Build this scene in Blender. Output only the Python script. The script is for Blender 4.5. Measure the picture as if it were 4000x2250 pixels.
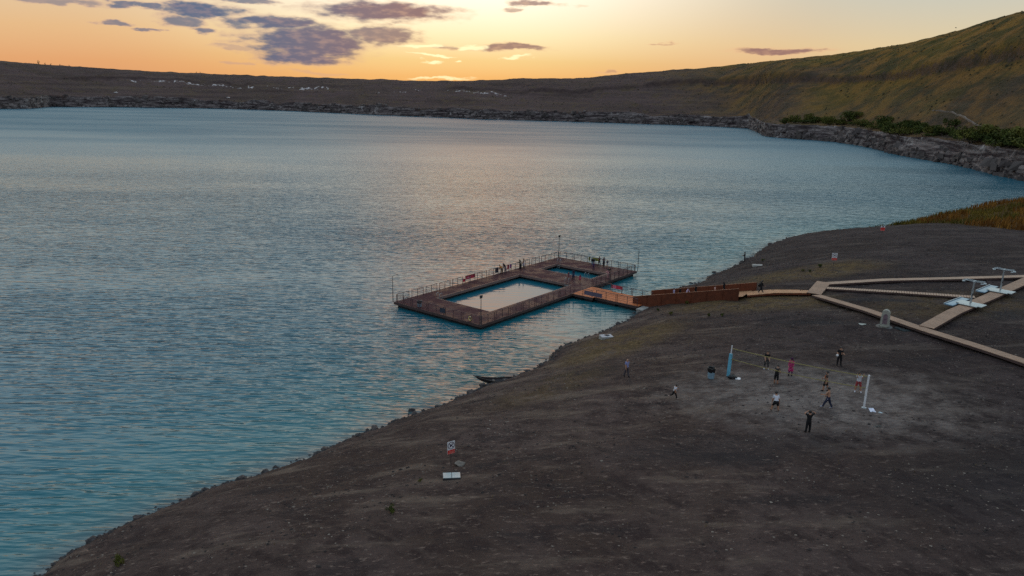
import bpy, bmesh, math, random
import numpy as np
from mathutils import Vector, Matrix, noise as mnoise

random.seed(7)
rng = np.random.default_rng(7)
R = math.radians
for o in list(bpy.data.objects):
    bpy.data.objects.remove(o)
scene = bpy.context.scene
col = scene.collection

# ------------------------------------------------------------------ camera
cam_data = bpy.data.cameras.new('camera')
cam = bpy.data.objects.new('camera', cam_data)
col.objects.link(cam)
cam_data.sensor_width = 36.0
cam_data.lens = 26.1
cam_data.clip_start = 0.5
cam_data.clip_end = 20000
cam.matrix_world = (Matrix.Translation((0, 0, 31.0))
                    @ Matrix.Rotation(R(90 - 14.7776), 4, 'X')
                    @ Matrix.Rotation(R(1.2), 4, 'Z'))
scene.camera = cam

# ------------------------------------------------------------------ view
vs = scene.view_settings
vs.view_transform = 'Standard'
vs.look = 'None'
vs.exposure = 0.0
vs.gamma = 1.0
vs.use_curve_mapping = False
scene.cycles.use_denoising = False
scene.cycles.max_bounces = 5
scene.cycles.diffuse_bounces = 2
scene.cycles.glossy_bounces = 3
scene.cycles.sample_clamp_indirect = 4.0

# ------------------------------------------------------------------ world: dusk sky with clouds
SUN_AZ, SUN_EL = -4.5, 0.25          # degrees; azimuth clockwise from +Y
world = bpy.data.worlds.new('World')
scene.world = world
world.use_nodes = True
wt = world.node_tree
for n in list(wt.nodes):
    wt.nodes.remove(n)


def wn(kind, **kw):
    n = wt.nodes.new(kind)
    for k, v in kw.items():
        setattr(n, k, v)
    return n


def wl(a, b):
    wt.links.new(a, b)


def wmath(op, a, b=None, c=None, clamp=False):
    n = wn('ShaderNodeMath', operation=op, use_clamp=clamp)
    for i, v in enumerate((a, b, c)):
        if v is None:
            continue
        if hasattr(v, 'links'):
            wl(v, n.inputs[i])
        else:
            n.inputs[i].default_value = v
    return n.outputs[0]


def wramp(fac, stops):
    n = wn('ShaderNodeValToRGB')
    e = n.color_ramp.elements
    while len(e) < len(stops):
        e.new(0.5)
    for el, (p, c) in zip(e, stops):
        el.position = p
        el.color = (*c, 1)
    wl(fac, n.inputs[0])
    return n.outputs[0]


def wmix(fac, a, b, blend='MIX'):
    n = wn('ShaderNodeMix', data_type='RGBA', blend_type=blend)
    for s, v in ((n.inputs[0], fac), (n.inputs[6], a), (n.inputs[7], b)):
        if hasattr(v, 'links'):
            wl(v, s)
        elif isinstance(v, tuple):
            s.default_value = (*v, 1)
        else:
            s.default_value = v
    return n.outputs[2]


def wsmooth(v, a, b, lo=0.0, hi=1.0):
    n = wn('ShaderNodeMapRange', interpolation_type='SMOOTHSTEP')
    wl(v, n.inputs[0])
    n.inputs[1].default_value = a
    n.inputs[2].default_value = b
    n.inputs[3].default_value = lo
    n.inputs[4].default_value = hi
    return n.outputs[0]


tc = wn('ShaderNodeTexCoord')
sep = wn('ShaderNodeSeparateXYZ')
wl(tc.outputs['Generated'], sep.inputs[0])
EL = wmath('MULTIPLY', wmath('ARCSINE', sep.outputs[2]), 57.29578)
AZ = wmath('MULTIPLY', wmath('ARCTAN2', sep.outputs[0], sep.outputs[1]), 57.29578)
DAZ = wmath('ABSOLUTE', wmath('SUBTRACT', AZ, SUN_AZ))
# elevation on a square-root scale so that the low sky gets most of the ramp
EU = wmath('SQRT', wmath('DIVIDE', wmath('MAXIMUM', EL, 0.0), 90.0))
eu = lambda d: math.sqrt(d / 90.0)
HIGH = [(eu(20), (.92, 1.12, 1.16)), (eu(45), (.70, .90, 1.06)), (eu(90), (.36, .43, .59))]
sky_side = wramp(EU, [(eu(0), (.80, .34, .145)), (eu(1.5), (.86, .43, .19)), (eu(3.5), (.88, .55, .28)),
                      (eu(6.5), (.84, .66, .44)), (eu(11), (.76, .86, .82))] + HIGH)
sky_cool = wramp(EU, [(eu(0), (.88, .50, .21)), (eu(1.5), (.90, .58, .29)), (eu(3.5), (.84, .67, .40)),
                      (eu(6.5), (.66, .65, .55)), (eu(11), (.68, .82, .80))] + HIGH)
sky_sun = wramp(EU, [(eu(0), (1.0, .46, .12)), (eu(1.0), (.95, .55, .19)), (eu(2.2), (.95, .70, .30)),
                     (eu(4.0), (1.10, .98, .60)), (eu(6.5), (1.3, 1.22, .98)), (eu(11), (1.12, 1.08, .92)),
                     (eu(24), (1.0, 1.14, 1.12)), (eu(48), (.69, .88, 1.03)), (eu(90), (.36, .43, .59))])
sky_back = wramp(EU, [(eu(0), (.36, .32, .35)), (eu(8), (.50, .42, .43)), (eu(20), (.42, .46, .52))] + HIGH[1:])
base = wmix(wsmooth(AZ, 4.0, 30.0), sky_side, sky_cool)
base = wmix(wsmooth(DAZ, 2.0, 26.0, 1.0, 0.0), base, sky_sun)
glow = wmath('MULTIPLY', wsmooth(wmath('ABSOLUTE', wmath('SUBTRACT', AZ, -2.5)), 0.0, 13.0, 1.0, 0.0),
             wmath('MULTIPLY', wsmooth(EL, 11.0, 23.0), wsmooth(EL, 28.0, 60.0, 1.0, 0.0)))    # unseen warm glow added high over the sunset to tint the lake
base = wmix(glow, base, (3.3, 1.55, .62))
base = wmix(wsmooth(DAZ, 60.0, 140.0), base, sky_back)
nish = wn('ShaderNodeTexSky', sky_type='NISHITA', sun_disc=False)
nish.sun_elevation = R(SUN_EL)
nish.sun_rotation = R(SUN_AZ)
nish.dust_density = 1.5
nish_dim = wmix(1.0, nish.outputs[0], (.10, .10, .10), 'MULTIPLY')
base = wmix(0.12, base, nish_dim)

# clouds: banks given by azimuth, elevation, half width, half height (degrees) and tilt, torn by noise
comb = wn('ShaderNodeCombineXYZ')
wl(AZ, comb.inputs[0])
wl(EL, comb.inputs[1])
mp = wn('ShaderNodeMapping')
mp.inputs['Scale'].default_value = (0.55, 1.7, 1)
wl(comb.outputs[0], mp.inputs[0])
nz = wn('ShaderNodeTexNoise')
nz.inputs['Scale'].default_value = 0.75
nz.inputs['Detail'].default_value = 5
nz.inputs['Roughness'].default_value = 0.56
wl(mp.outputs[0], nz.inputs['Vector'])
warp = wn('ShaderNodeVectorMath', operation='MULTIPLY_ADD')
wl(nz.outputs['Color'], warp.inputs[0])
warp.inputs[1].default_value = (4.4, 1.05, 0)
wl(comb.outputs[0], warp.inputs[2])
off = wn('ShaderNodeVectorMath', operation='SUBTRACT')
wl(warp.outputs[0], off.inputs[0])
off.inputs[1].default_value = (2.2, 0.525, 0)


fine = wn('ShaderNodeTexNoise')
fine.inputs['Scale'].default_value = 1.9
fine.inputs['Detail'].default_value = 5
wl(mp.outputs[0], fine.inputs['Vector'])


def banks(rows):
    acc = None
    rag = wmath('MULTIPLY', wmath('SUBTRACT', fine.outputs[0], .5), .70)
    for a0, e0, w, h, tilt, dens in rows:
        m = wn('ShaderNodeVectorMath', operation='MULTIPLY_ADD')
        m.inputs[1].default_value = (1 / w, 1 / h, 0)
        m.inputs[2].default_value = (-a0 / w, -e0 / h, 0)
        wl(off.outputs[0], m.inputs[0])
        ln = wn('ShaderNodeVectorMath', operation='LENGTH')
        wl(m.outputs[0], ln.inputs[0])
        v = wsmooth(wmath('ADD', ln.outputs['Value'], rag), 1.28, 0.50, 0.0, dens)
        acc = v if acc is None else wmath('MAXIMUM', acc, v)
    return acc


CLOUD_DARK = [
    (-14.98, 3.13, 4.76, 1.32, -2.8, 1),
    (-15.65, 2.07, 3.13, 0.64, 4.2, 1),
    (-17.25, 4.35, 3.39, 0.51, -2.8, 1),
    (-21.84, 4.95, 3.01, 0.49, -6.8, 1),
    (-23.09, 4.23, 1.54, 0.49, -8.8, 0.85),
    (-21.79, 3.61, 1.13, 0.27, -2.8, 0.9),
    (-26.69, 4.97, 1.05, 0.31, 1.2, 0.9),
    (-25.2, 4.96, 1.1, 0.3, 1.2, 0.9),
    (-9.64, 5.39, 5.45, 0.79, -6.8, 1),
    (-9.86, 3.82, 2.92, 0.7, -1.8, 0.9),
    (-27.22, 3.85, 1.01, 0.18, -1.8, 0.8),
    (-25.41, 3.55, 0.78, 0.12, -1.8, 0.8),
    (-19.39, 2.66, 2.42, 0.17, -3.8, 0.5),
    (0.86, 6.27, 1.98, 0.24, -0.8, 0.85),
    (-0.24, 5.8, 0.83, 0.2, 1.2, 0.7),
    (-5.25, 3.07, 1.28, 0.2, 1.2, 0.7),
    (-0.56, 3.17, 2.96, 0.31, -3.8, 0.9),
    (18.53, 3.08, 3.51, 0.29, 3.2, 0.95),
    (10.34, 3.64, 0.89, 0.09, 1.2, 0.6),
    (6.84, 1.49, 0.94, 0.11, 1.2, 0.6),
    (-30.89, 4.89, 3.35, 0.21, -1.8, 0.7),
    (-18.69, 5.65, 2.05, 0.25, -4.8, 0.85),
    (-14.29, 1.02, 2.1, 0.11, -3.8, 0.35),
    (-15.31, 5.41, 1.14, 0.11, 1.2, 0.3),
    (-19.63, 1.56, 0.84, 0.1, 1.2, 0.4),
    (4.39, 6.12, 0.89, 0.13, 1.2, 0.3)]
CLOUD_LIT = [
    (-6.93, 3.15, 2.16, 0.15, 4.2, 1),
    (-6.19, 2.56, 1.67, 0.09, 2.2, 1),
    (-6.19, 2.11, 0.67, 0.11, 7.2, 1),
    (-0.26, 2.57, 1.19, 0.09, -0.8, 0.9),
    (-3.0, 3.16, 1.09, 0.18, 1.2, 1),
    (-5.63, 0.86, 2.16, 0.09, 0.19999999999999996, 0.8),
    (-4.31, 2.16, 0.49, 0.09, 1.2, 0.9)]

dark = banks(CLOUD_DARK)
lit = banks(CLOUD_LIT)
body = wmix(wsmooth(AZ, -22.0, -3.0), (.090, .135, .235), (.30, .155, .145))
edge = wmix(wsmooth(AZ, -24.0, -2.0), (.52, .33, .30), (.86, .50, .28))
ccol = wmix(wsmooth(dark, 0.25, 0.85), edge, body)
ccol = wmix(wmath('MULTIPLY', wsmooth(fine.outputs[0], .42, .72), 0.35), ccol, edge)
sky_col = wmix(wmath('MULTIPLY', dark, 0.95), base, ccol)
sky_col = wmix(wmath('MULTIPLY', lit, 0.85), sky_col, (1.25, 1.08, .62))
bg_clear = wn('ShaderNodeBackground')
wl(base, bg_clear.inputs[0])
bg = wn('ShaderNodeBackground')
wl(sky_col, bg.inputs[0])
low = wmath('MULTIPLY', wmath('LESS_THAN', EL, 9.5), wmath('LESS_THAN', DAZ, 75.0))   # the cloud banks all lie low in the west
pick = wn('ShaderNodeMixShader')
wl(low, pick.inputs[0])
wl(bg_clear.outputs[0], pick.inputs[1])
wl(bg.outputs[0], pick.inputs[2])
wo = wn('ShaderNodeOutputWorld')
wl(pick.outputs[0], wo.inputs[0])
world.cycles.sampling_method = 'MANUAL'
world.cycles.sample_map_resolution = 512

# ------------------------------------------------------------------ sun, just behind the far rim
sun_data = bpy.data.lights.new('sun', 'SUN')
sun_data.energy = 0.5
sun_data.angle = R(0.5)
sun_data.color = (1.0, .62, .32)
sun = bpy.data.objects.new('sun', sun_data)
col.objects.link(sun)
_d = Vector((math.sin(R(SUN_AZ)) * math.cos(R(SUN_EL)), math.cos(R(SUN_AZ)) * math.cos(R(SUN_EL)), math.sin(R(SUN_EL))))
sun.rotation_euler = _d.to_track_quat('Z', 'Y').to_euler()
sun.location = (0, 0, 200)

# ------------------------------------------------------------------ helpers: materials
def new_mat(name):
    m = bpy.data.materials.new(name)
    m.use_nodes = True
    nt = m.node_tree
    bsdf = nt.nodes['Principled BSDF']
    return m, nt, bsdf


class NT:
    """small wrapper that makes node graphs short to write"""
    def __init__(self, nt):
        self.nt = nt

    def n(self, kind, **kw):
        x = self.nt.nodes.new(kind)
        for k, v in kw.items():
            setattr(x, k, v)
        return x

    def put(self, sock, v):
        if hasattr(v, 'links'):
            self.nt.links.new(v, sock)
        elif isinstance(v, tuple) and sock.type == 'RGBA' and len(v) == 3:
            sock.default_value = (*v, 1)
        else:
            sock.default_value = v

    def math(self, op, a, b=0.0, clamp=False):
        x = self.n('ShaderNodeMath', operation=op, use_clamp=clamp)
        self.put(x.inputs[0], a)
        self.put(x.inputs[1], b)
        return x.outputs[0]

    def coords(self, scale=(1, 1, 1), rotz=0.0, loc=(0, 0, 0), which='Object'):
        t = self.n('ShaderNodeTexCoord')
        m = self.n('ShaderNodeMapping')
        m.inputs['Scale'].default_value = scale
        m.inputs['Rotation'].default_value = (0, 0, rotz)
        m.inputs['Location'].default_value = loc
        self.put(m.inputs[0], t.outputs[which])
        return m.outputs[0]

    def noise(self, vec, scale, detail=4, rough=0.55, dist=0.0):
        x = self.n('ShaderNodeTexNoise')
        self.put(x.inputs['Vector'], vec)
        x.inputs['Scale'].default_value = scale
        x.inputs['Detail'].default_value = detail
        x.inputs['Roughness'].default_value = rough
        x.inputs['Distortion'].default_value = dist
        return x.outputs[0]

    def vor(self, vec, scale, feature='F1', out='Distance'):
        x = self.n('ShaderNodeTexVoronoi', feature=feature)
        self.put(x.inputs['Vector'], vec)
        x.inputs['Scale'].default_value = scale
        return x.outputs[out]

    def step(self, v, a, b, lo=0.0, hi=1.0):
        x = self.n('ShaderNodeMapRange', interpolation_type='SMOOTHSTEP')
        self.put(x.inputs[0], v)
        for i, k in enumerate((a, b, lo, hi)):
            x.inputs[i + 1].default_value = k
        return x.outputs[0]

    def mix(self, fac, a, b, blend='MIX'):
        x = self.n('ShaderNodeMix', data_type='RGBA', blend_type=blend)
        self.put(x.inputs[0], fac)
        self.put(x.inputs[6], a)
        self.put(x.inputs[7], b)
        return x.outputs[2]

    def local(self, v, x, y, rot=0.0, rx=1.0, ry=1.0):
        """coordinates of v along two axes turned by rot about (x, y), each divided by a radius"""
        out = []
        for (a, b), r in (((math.cos(rot), math.sin(rot)), rx), ((-math.sin(rot), math.cos(rot)), ry)):
            d = self.n('ShaderNodeVectorMath', operation='DOT_PRODUCT')
            self.put(d.inputs[0], v)
            d.inputs[1].default_value = (a / r, b / r, 0)
            out.append(self.math('SUBTRACT', d.outputs['Value'], (x * a + y * b) / r))
        return out

    def bump(self, h, strength=0.5, dist=0.05):
        x = self.n('ShaderNodeBump')
        x.inputs['Strength'].default_value = strength
        x.inputs['Distance'].default_value = dist
        self.put(x.inputs['Height'], h)
        return x.outputs[0]


MATS = {}


def mat(name, color, rough=0.7, var=0.25, scale=6.0, metal=0.0, spec=0.4, bump=0.0, bscale=30.0, stretch=(1, 1, 1), rvar=0.0):
    """procedural material: a base colour broken by two noises, optional relief"""
    if name in MATS:
        return MATS[name]
    m, nt, b = new_mat(name)
    g = NT(nt)
    v = g.coords(stretch)
    n1 = g.noise(v, scale, 5, 0.6)
    n2 = g.noise(v, scale * 0.17, 2, 0.5)
    f = g.math('ADD', g.math('MULTIPLY', n1, 0.6), g.math('MULTIPLY', n2, 0.4))
    lo = tuple(c * (1 - var) for c in color)
    hi = tuple(min(c * (1 + var), 1) for c in color)
    g.put(b.inputs['Base Color'], g.mix(g.step(f, 0.3, 0.7), lo, hi))
    b.inputs['Roughness'].default_value = rough
    if rvar:
        g.put(b.inputs['Roughness'], g.step(n2, 0.35, 0.65, max(rough - rvar, .02), min(rough + rvar, 1)))
    b.inputs['Metallic'].default_value = metal
    b.inputs['Specular IOR Level'].default_value = spec
    if bump:
        g.put(b.inputs['Normal'], g.bump(g.noise(v, bscale, 4), bump, 0.02))
    MATS[name] = m
    return m


# ------------------------------------------------------------------ helpers: objects
def tag(o, label=None, cat=None, group=None, kind=None):
    if label:
        o['label'] = label
    if cat:
        o['category'] = cat
    if group:
        o['group'] = group
    if kind:
        o['kind'] = kind
    return o


def empty(name, loc=(0, 0, 0), rz=0.0):
    o = bpy.data.objects.new(name, None)
    o.empty_display_size = 0.3
    col.objects.link(o)
    o.location = loc
    o.rotation_euler = (0, 0, rz)
    return o


def link_mesh(name, me, parent=None, m=None, loc=None, rz=None):
    o = bpy.data.objects.new(name, me)
    col.objects.link(o)
    if parent is not None:
        o.parent = parent
    if m is not None and not me.materials:
        me.materials.append(m)
    if loc is not None:
        o.location = loc
    if rz is not None:
        o.rotation_euler = (0, 0, rz)
    return o


class MB:
    """collects faces; build() links them as ONE mesh object"""
    def __init__(self):
        self.v = []
        self.f = []

    def add(self, vs, fs):
        k = len(self.v)
        self.v += [tuple(map(float, p)) for p in vs]
        self.f += [tuple(i + k for i in f) for f in fs]
        return self

    def hexa(self, b, t):
        """bottom quad and top quad, both counter-clockwise from above"""
        return self.add(list(b) + list(t), [(3, 2, 1, 0), (4, 5, 6, 7), (0, 1, 5, 4), (1, 2, 6, 5), (2, 3, 7, 6), (3, 0, 4, 7)])

    def box(self, x0, x1, y0, y1, z0, z1):
        return self.hexa([(x0, y0, z0), (x1, y0, z0), (x1, y1, z0), (x0, y1, z0)],
                         [(x0, y0, z1), (x1, y0, z1), (x1, y1, z1), (x0, y1, z1)])

    def bar(self, p, q, w, h, up=(0, 0, 1)):
        """rectangular bar from p to q, w wide and h high"""
        p, q, up = Vector(p), Vector(q), Vector(up)
        d = (q - p).normalized()
        s = d.cross(up)
        if s.length < 1e-4:
            s = Vector((1, 0, 0))
        s.normalize()
        u = s.cross(d)
        a, c = s * w / 2, u * h / 2
        return self.hexa([p - a - c, q - a - c, q + a - c, p + a - c], [p - a + c, q - a + c, q + a + c, p + a + c][:4])

    def tube(self, pts, r, n=8, caps=True):
        pts = [Vector(p) for p in pts]
        rs = r if isinstance(r, (list, tuple)) else [r] * len(pts)
        rings = []
        for i, p in enumerate(pts):
            d = (pts[min(i + 1, len(pts) - 1)] - pts[max(i - 1, 0)]).normalized()
            a = d.cross(Vector((0, 0, 1)))
            if a.length < 1e-3:
                a = Vector((1, 0, 0))
            a.normalize()
            b = d.cross(a)
            rings.append([p + (a * math.cos(2 * math.pi * k / n) + b * math.sin(2 * math.pi * k / n)) * rs[i] for k in range(n)])
        vs = [v for ring in rings for v in ring]
        fs = []
        for i in range(len(pts) - 1):
            for k in range(n):
                fs.append((i * n + k, (i + 1) * n + k, (i + 1) * n + (k + 1) % n, i * n + (k + 1) % n))
        if caps:
            fs.append(tuple(range(n)))
            fs.append(tuple(reversed(range((len(pts) - 1) * n, len(pts) * n))))
        return self.add(vs, fs)

    def lathe(self, prof, n=16, c=(0, 0, 0), sx=1.0, sy=1.0):
        vs, fs = [], []
        for r, z in prof:
            for k in range(n):
                a = 2 * math.pi * k / n
                vs.append((c[0] + r * math.cos(a) * sx, c[1] + r * math.sin(a) * sy, c[2] + z))
        for i in range(len(prof) - 1):
            for k in range(n):
                fs.append((i * n + k, i * n + (k + 1) % n, (i + 1) * n + (k + 1) % n, (i + 1) * n + k))
        fs.append(tuple(reversed(range(n))))
        fs.append(tuple(range((len(prof) - 1) * n, len(prof) * n)))
        return self.add(vs, fs)

    def mesh(self, name, m=None, smooth=False):
        me = bpy.data.meshes.new(name)
        me.from_pydata(self.v, [], self.f)
        me.update()
        bm = bmesh.new()
        bm.from_mesh(me)
        bmesh.ops.recalc_face_normals(bm, faces=bm.faces)
        bm.to_mesh(me)
        bm.free()
        if m is not None:
            me.materials.append(m)
        if smooth:
            me.polygons.foreach_set('use_smooth', [True] * len(me.polygons))
        return me

    def build(self, name, m, parent=None, smooth=False, loc=None, rz=None):
        return link_mesh(name, self.mesh(name, m, smooth), parent, None, loc, rz)


def np_mesh(name, verts, faces, m=None, smooth=True):
    """mesh from arrays; faces all of one size"""
    me = bpy.data.meshes.new(name)
    nv, nf, k = len(verts), len(faces), faces.shape[1]
    me.vertices.add(nv)
    me.vertices.foreach_set('co', np.asarray(verts, np.float32).ravel())
    me.loops.add(nf * k)
    me.polygons.add(nf)
    me.loops.foreach_set('vertex_index', np.asarray(faces, np.int32).ravel())
    me.polygons.foreach_set('loop_start', np.arange(0, nf * k, k, dtype=np.int32))
    me.polygons.foreach_set('loop_total', np.full(nf, k, np.int32))
    me.polygons.foreach_set('use_smooth', np.full(nf, smooth, bool))
    me.update(calc_edges=True)
    me.validate()
    if m is not None:
        me.materials.append(m)
    return me


def copy_tree(o, parent=None):
    """a thing with copies of its parts and sub-parts (mesh data shared)"""
    c = o.copy()
    col.objects.link(c)
    if parent is not None:
        c.parent = parent
    for ch in list(o.children):
        copy_tree(ch, c)
    return c

# ================================================================== the ground
#TERRAIN-BEGIN
def vnoise(x, y, seed=0):
    """smooth value noise in about -1..1, vectorised"""
    x = np.asarray(x, float)
    y = np.asarray(y, float)
    xi, yi = np.floor(x), np.floor(y)
    fx, fy = x - xi, y - yi
    fx = fx * fx * (3 - 2 * fx)
    fy = fy * fy * (3 - 2 * fy)

    def h(a, b):
        s = np.sin(a * 127.1 + b * 311.7 + seed * 74.7) * 43758.5453
        return (s - np.floor(s)) * 2 - 1
    return ((h(xi, yi) * (1 - fx) + h(xi + 1, yi) * fx) * (1 - fy)
            + (h(xi, yi + 1) * (1 - fx) + h(xi + 1, yi + 1) * fx) * fy)


def fbm(x, y, seed=0, octs=4, gain=0.5):
    t, a = 0.0, 1.0
    for k in range(octs):
        t = t + a * vnoise(np.asarray(x) * 2 ** k, np.asarray(y) * 2 ** k, seed + k * 13)
        a *= gain
    return t


SHORE = [(-46, -90), (-40, -40), (-34, 0), (-31.5, 25), (-30.4, 36), (-30.1, 41.7), (-29.4, 44.3), (-27.4, 47.7), (-24.6, 51.4),
         (-21.4, 54.6), (-17.8, 58.1), (-14.5, 61.7), (-12.1, 64.7), (-9.1, 68.0), (-6.6, 70.2), (-3.5, 73.8),
         (-0.6, 76.8), (2.1, 80.0), (4.6, 84.1), (6.8, 89.3), (10.2, 92.7), (13.2, 96.2), (17.0, 101.5),
         (19.6, 106.5), (22.6, 112), (26.6, 117.6), (32.2, 123.5), (36.6, 130.2), (43.4, 138.8), (49.5, 148.4), (59.4, 163.3),
         (67.2, 169.8), (76.5, 174.4), (88.0, 178.9), (105.1, 183.6), (124, 194), (150, 208), (190, 228), (240, 262),
         (300, 300), (420, 340)]


def _catmull(pts, n=5):
    P = np.array(pts, float)
    P = np.vstack([2 * P[0] - P[1], P, 2 * P[-1] - P[-2]])
    out = []
    for i in range(1, len(P) - 2):
        a, b, c, d = P[i - 1:i + 3]
        for k in range(n):
            t = k / n
            out.append(0.5 * (2 * b + (c - a) * t + (2 * a - 5 * b + 4 * c - d) * t * t + (3 * b - a - 3 * c + d) * t ** 3))
    out.append(P[-2])
    return np.array(out)


SHORE_LINE = _catmull(SHORE)


def shore_dist(x, y):
    """signed distance to the near shoreline, positive on land"""
    x = np.asarray(x, float)
    y = np.asarray(y, float)
    best = np.full(x.shape, 1e9)
    sign = np.ones(x.shape)
    for (ax, ay), (bx, by) in zip(SHORE_LINE[:-1], SHORE_LINE[1:]):
        dx, dy = bx - ax, by - ay
        t = np.clip(((x - ax) * dx + (y - ay) * dy) / (dx * dx + dy * dy), 0, 1)
        d = np.hypot(x - ax - t * dx, y - ay - t * dy)
        m = d < best
        s = np.where((y - ay) * dx - (x - ax) * dy > 0, -1.0, 1.0)
        sign = np.where(m, s, sign)
        best = np.where(m, d, best)
    return best * sign


def ground_z(x, y):
    d = shore_dist(x, y)
    d = d + 0.45 * vnoise(np.asarray(x) * .35, np.asarray(y) * .35, 3) + 0.22 * vnoise(np.asarray(x) * 1.1, np.asarray(y) * 1.1, 4)
    land = 0.30 * (1 - np.exp(-np.maximum(d, 0) / 0.5)) + 7.4 * (1 - np.exp(-np.maximum(d, 0) / 18.5))
    z = np.where(d > 0, land, np.maximum(d * 0.35, -2.5))
    rel = np.clip(d / 6.0, 0, 1)
    z = z + rel * (0.16 * fbm(np.asarray(x) / 7.0, np.asarray(y) / 7.0, 9, 3) + 0.05 * fbm(np.asarray(x) / 1.7, np.asarray(y) / 1.7, 21, 2))
    # grassy dune on the right beside the water
    q = (np.asarray(x) - 97) * .90 + (np.asarray(y) - 152) * .436 + 2.0 * vnoise(np.asarray(x) / 6.0, np.asarray(y) / 6.0, 6)
    q = np.clip(q / 24.0, 0, 1)
    dune = q * q * (3 - 2 * q) * np.clip(d / 8.0, 0, 1) * (3.6 + .7 * fbm(np.asarray(x) / 9.0, np.asarray(y) / 9.0, 5, 3))
    return z + np.where(d > -2, dune, 0)
#TERRAIN-END


def gz(x, y):
    return float(ground_z(np.array([x]), np.array([y]))[0])


def axis(*runs):
    out = []
    for a, b, s in runs:
        out.append(np.arange(a, b, s))
    return np.concatenate(out)


# ---- materials of the ground
def beach_material():
    m, nt, b = new_mat('beach_soil')
    g = NT(nt)
    v = g.coords()
    pos = g.n('ShaderNodeSeparateXYZ')
    g.put(pos.inputs[0], v)
    X, Y, Z = pos.outputs
    big = g.noise(v, 0.09, 4, 0.6)
    mid = g.noise(v, 0.55, 5, 0.65)
    fine = g.noise(g.coords((.55, 1.25, 1), R(12)), 3.0, 5, 0.72)
    grit = g.noise(v, 9.0, 3, 0.7)
    band = g.noise(g.coords((.22, 1.0, 1), R(-48)), .42, 5, .62)
    c = g.mix(g.step(big, .36, .64), (.050, .032, .026), (.076, .052, .046))
    c = g.mix(g.math('MULTIPLY', g.step(mid, .44, .64), .9), c, (.032, .020, .019))
    c = g.mix(g.math('MULTIPLY', g.step(band, .52, .68), .65), c, (.150, .110, .085))
    c = g.mix(g.math('MULTIPLY', g.step(band, .46, .34), .8), c, (.030, .022, .022))
    # dry straw and pale grit in flecks
    c = g.mix(g.math('MULTIPLY', g.step(fine, .56, .68), .55), c, (.25, .18, .145))
    c = g.mix(g.math('MULTIPLY', g.step(grit, .60, .74), .40), c, (.26, .21, .17))
    c = g.mix(g.math('MULTIPLY', g.step(fine, .44, .30), .55), c, (.022, .017, .017))

    # brown soil on the lake side, greyer towards the paths with lens vignetting painted in
    grey_vignette = g.step(g.math('ADD', X, g.math('MULTIPLY', g.math('SUBTRACT', big, .5), 30.0)), 12.0, 40.0)
    c = g.mix(g.math('MULTIPLY', grey_vignette, .95), c, g.mix(.5, c, (.12, .20, .36), 'MULTIPLY'))

    def blob(x, y, rx, ry, rot=0.0, soft=0.55):
        p, q = g.local(v, x, y, rot, rx, ry)
        ln = g.math('SQRT', g.math('ADD', g.math('MULTIPLY', p, p), g.math('MULTIPLY', q, q)))
        q = g.math('ADD', ln, g.math('MULTIPLY', g.math('SUBTRACT', mid, .5), 1.1))
        return g.step(q, 1.15, soft)
    # faint wheel ruts curving across the slope
    wv_ = g.n('ShaderNodeTexWave', wave_type='RINGS', rings_direction='Z')
    g.put(wv_.inputs['Vector'], g.coords((1, 1, 0), 0, (30, -12, 0)))
    wv_.inputs['Scale'].default_value = .07
    wv_.inputs['Distortion'].default_value = 9.0
    wv_.inputs['Detail'].default_value = 2
    wv_.inputs['Detail Scale'].default_value = .12
    rut = g.math('MULTIPLY', g.step(wv_.outputs['Fac'], .90, .985), g.step(big, .44, .56))
    c = g.mix(g.math('MULTIPLY', rut, .22), c, (.020, .014, .013))
    c = g.mix(g.math('MULTIPLY', g.math('MULTIPLY', g.step(wv_.outputs['Fac'], .70, .86), g.step(wv_.outputs['Fac'], .93, .88)), g.step(mid, .42, .62, .0, .16)), c, (.135, .10, .08))
    # yellow-green dry grass round the ramp and towards the shore
    gr = g.math('MAXIMUM', blob(32, 96, 13, 7, -.4), blob(13, 83, 12, 5.5, .75))
    gr = g.math('MAXIMUM', gr, blob(46, 112, 16, 6, .3))
    gr = g.math('MAXIMUM', gr, g.math('MULTIPLY', blob(56, 88, 16, 7, .2), .6))
    gr = g.math('MAXIMUM', gr, g.math('MULTIPLY', blob(4, 68, 9, 4, .75), .5))
    gcol = g.mix(g.step(fine, .38, .62), (.078, .048, .018), (.16, .108, .042))
    c = g.mix(g.math('MULTIPLY', gr, g.step(mid, .36, .58, .15, .65)), c, gcol)
    # trodden court
    ct = blob(26.0, 59.0, 15.0, 10.0, -.35, .12)
    ccol = g.mix(g.step(fine, .38, .64), (.122, .100, .094), (.20, .172, .156))
    c = g.mix(g.math('MULTIPLY', ct, g.step(mid, .66, .40, .45, .95)), c, ccol)
    foot = g.math('MULTIPLY', g.step(g.vor(v, 1.5), .16, .07), g.step(g.noise(v, .8, 2), .45, .6))
    c = g.mix(g.math('MULTIPLY', g.math('MULTIPLY', ct, foot), .7), c, (.045, .036, .034))
    damp_vignette = g.math('MAXIMUM', blob(35.5, 82, 6.5, 1.1, -.35, .3), blob(46.5, 91, 8.0, 1.3, -.3, .3))
    damp_vignette = g.math('MAXIMUM', damp_vignette, blob(57.5, 83.0, 4.0, 2.2, .5, .3))
    damp_vignette = g.math('MAXIMUM', damp_vignette, blob(66.0, 91.0, 4.0, 2.0, .5, .3))
    damp_vignette = g.math('MAXIMUM', damp_vignette, g.math('MULTIPLY', blob(17.5, 49.5, 12.0, 3.5, .1, .2), .55))  # dark patch in front of the court
    damp_vignette = g.math('MAXIMUM', damp_vignette, g.math('MULTIPLY', blob(33.0, 44.0, 17.0, 6.5, .15, .1), .6))  # lower right corner: lens vignette darkening painted into the soil colour
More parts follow.
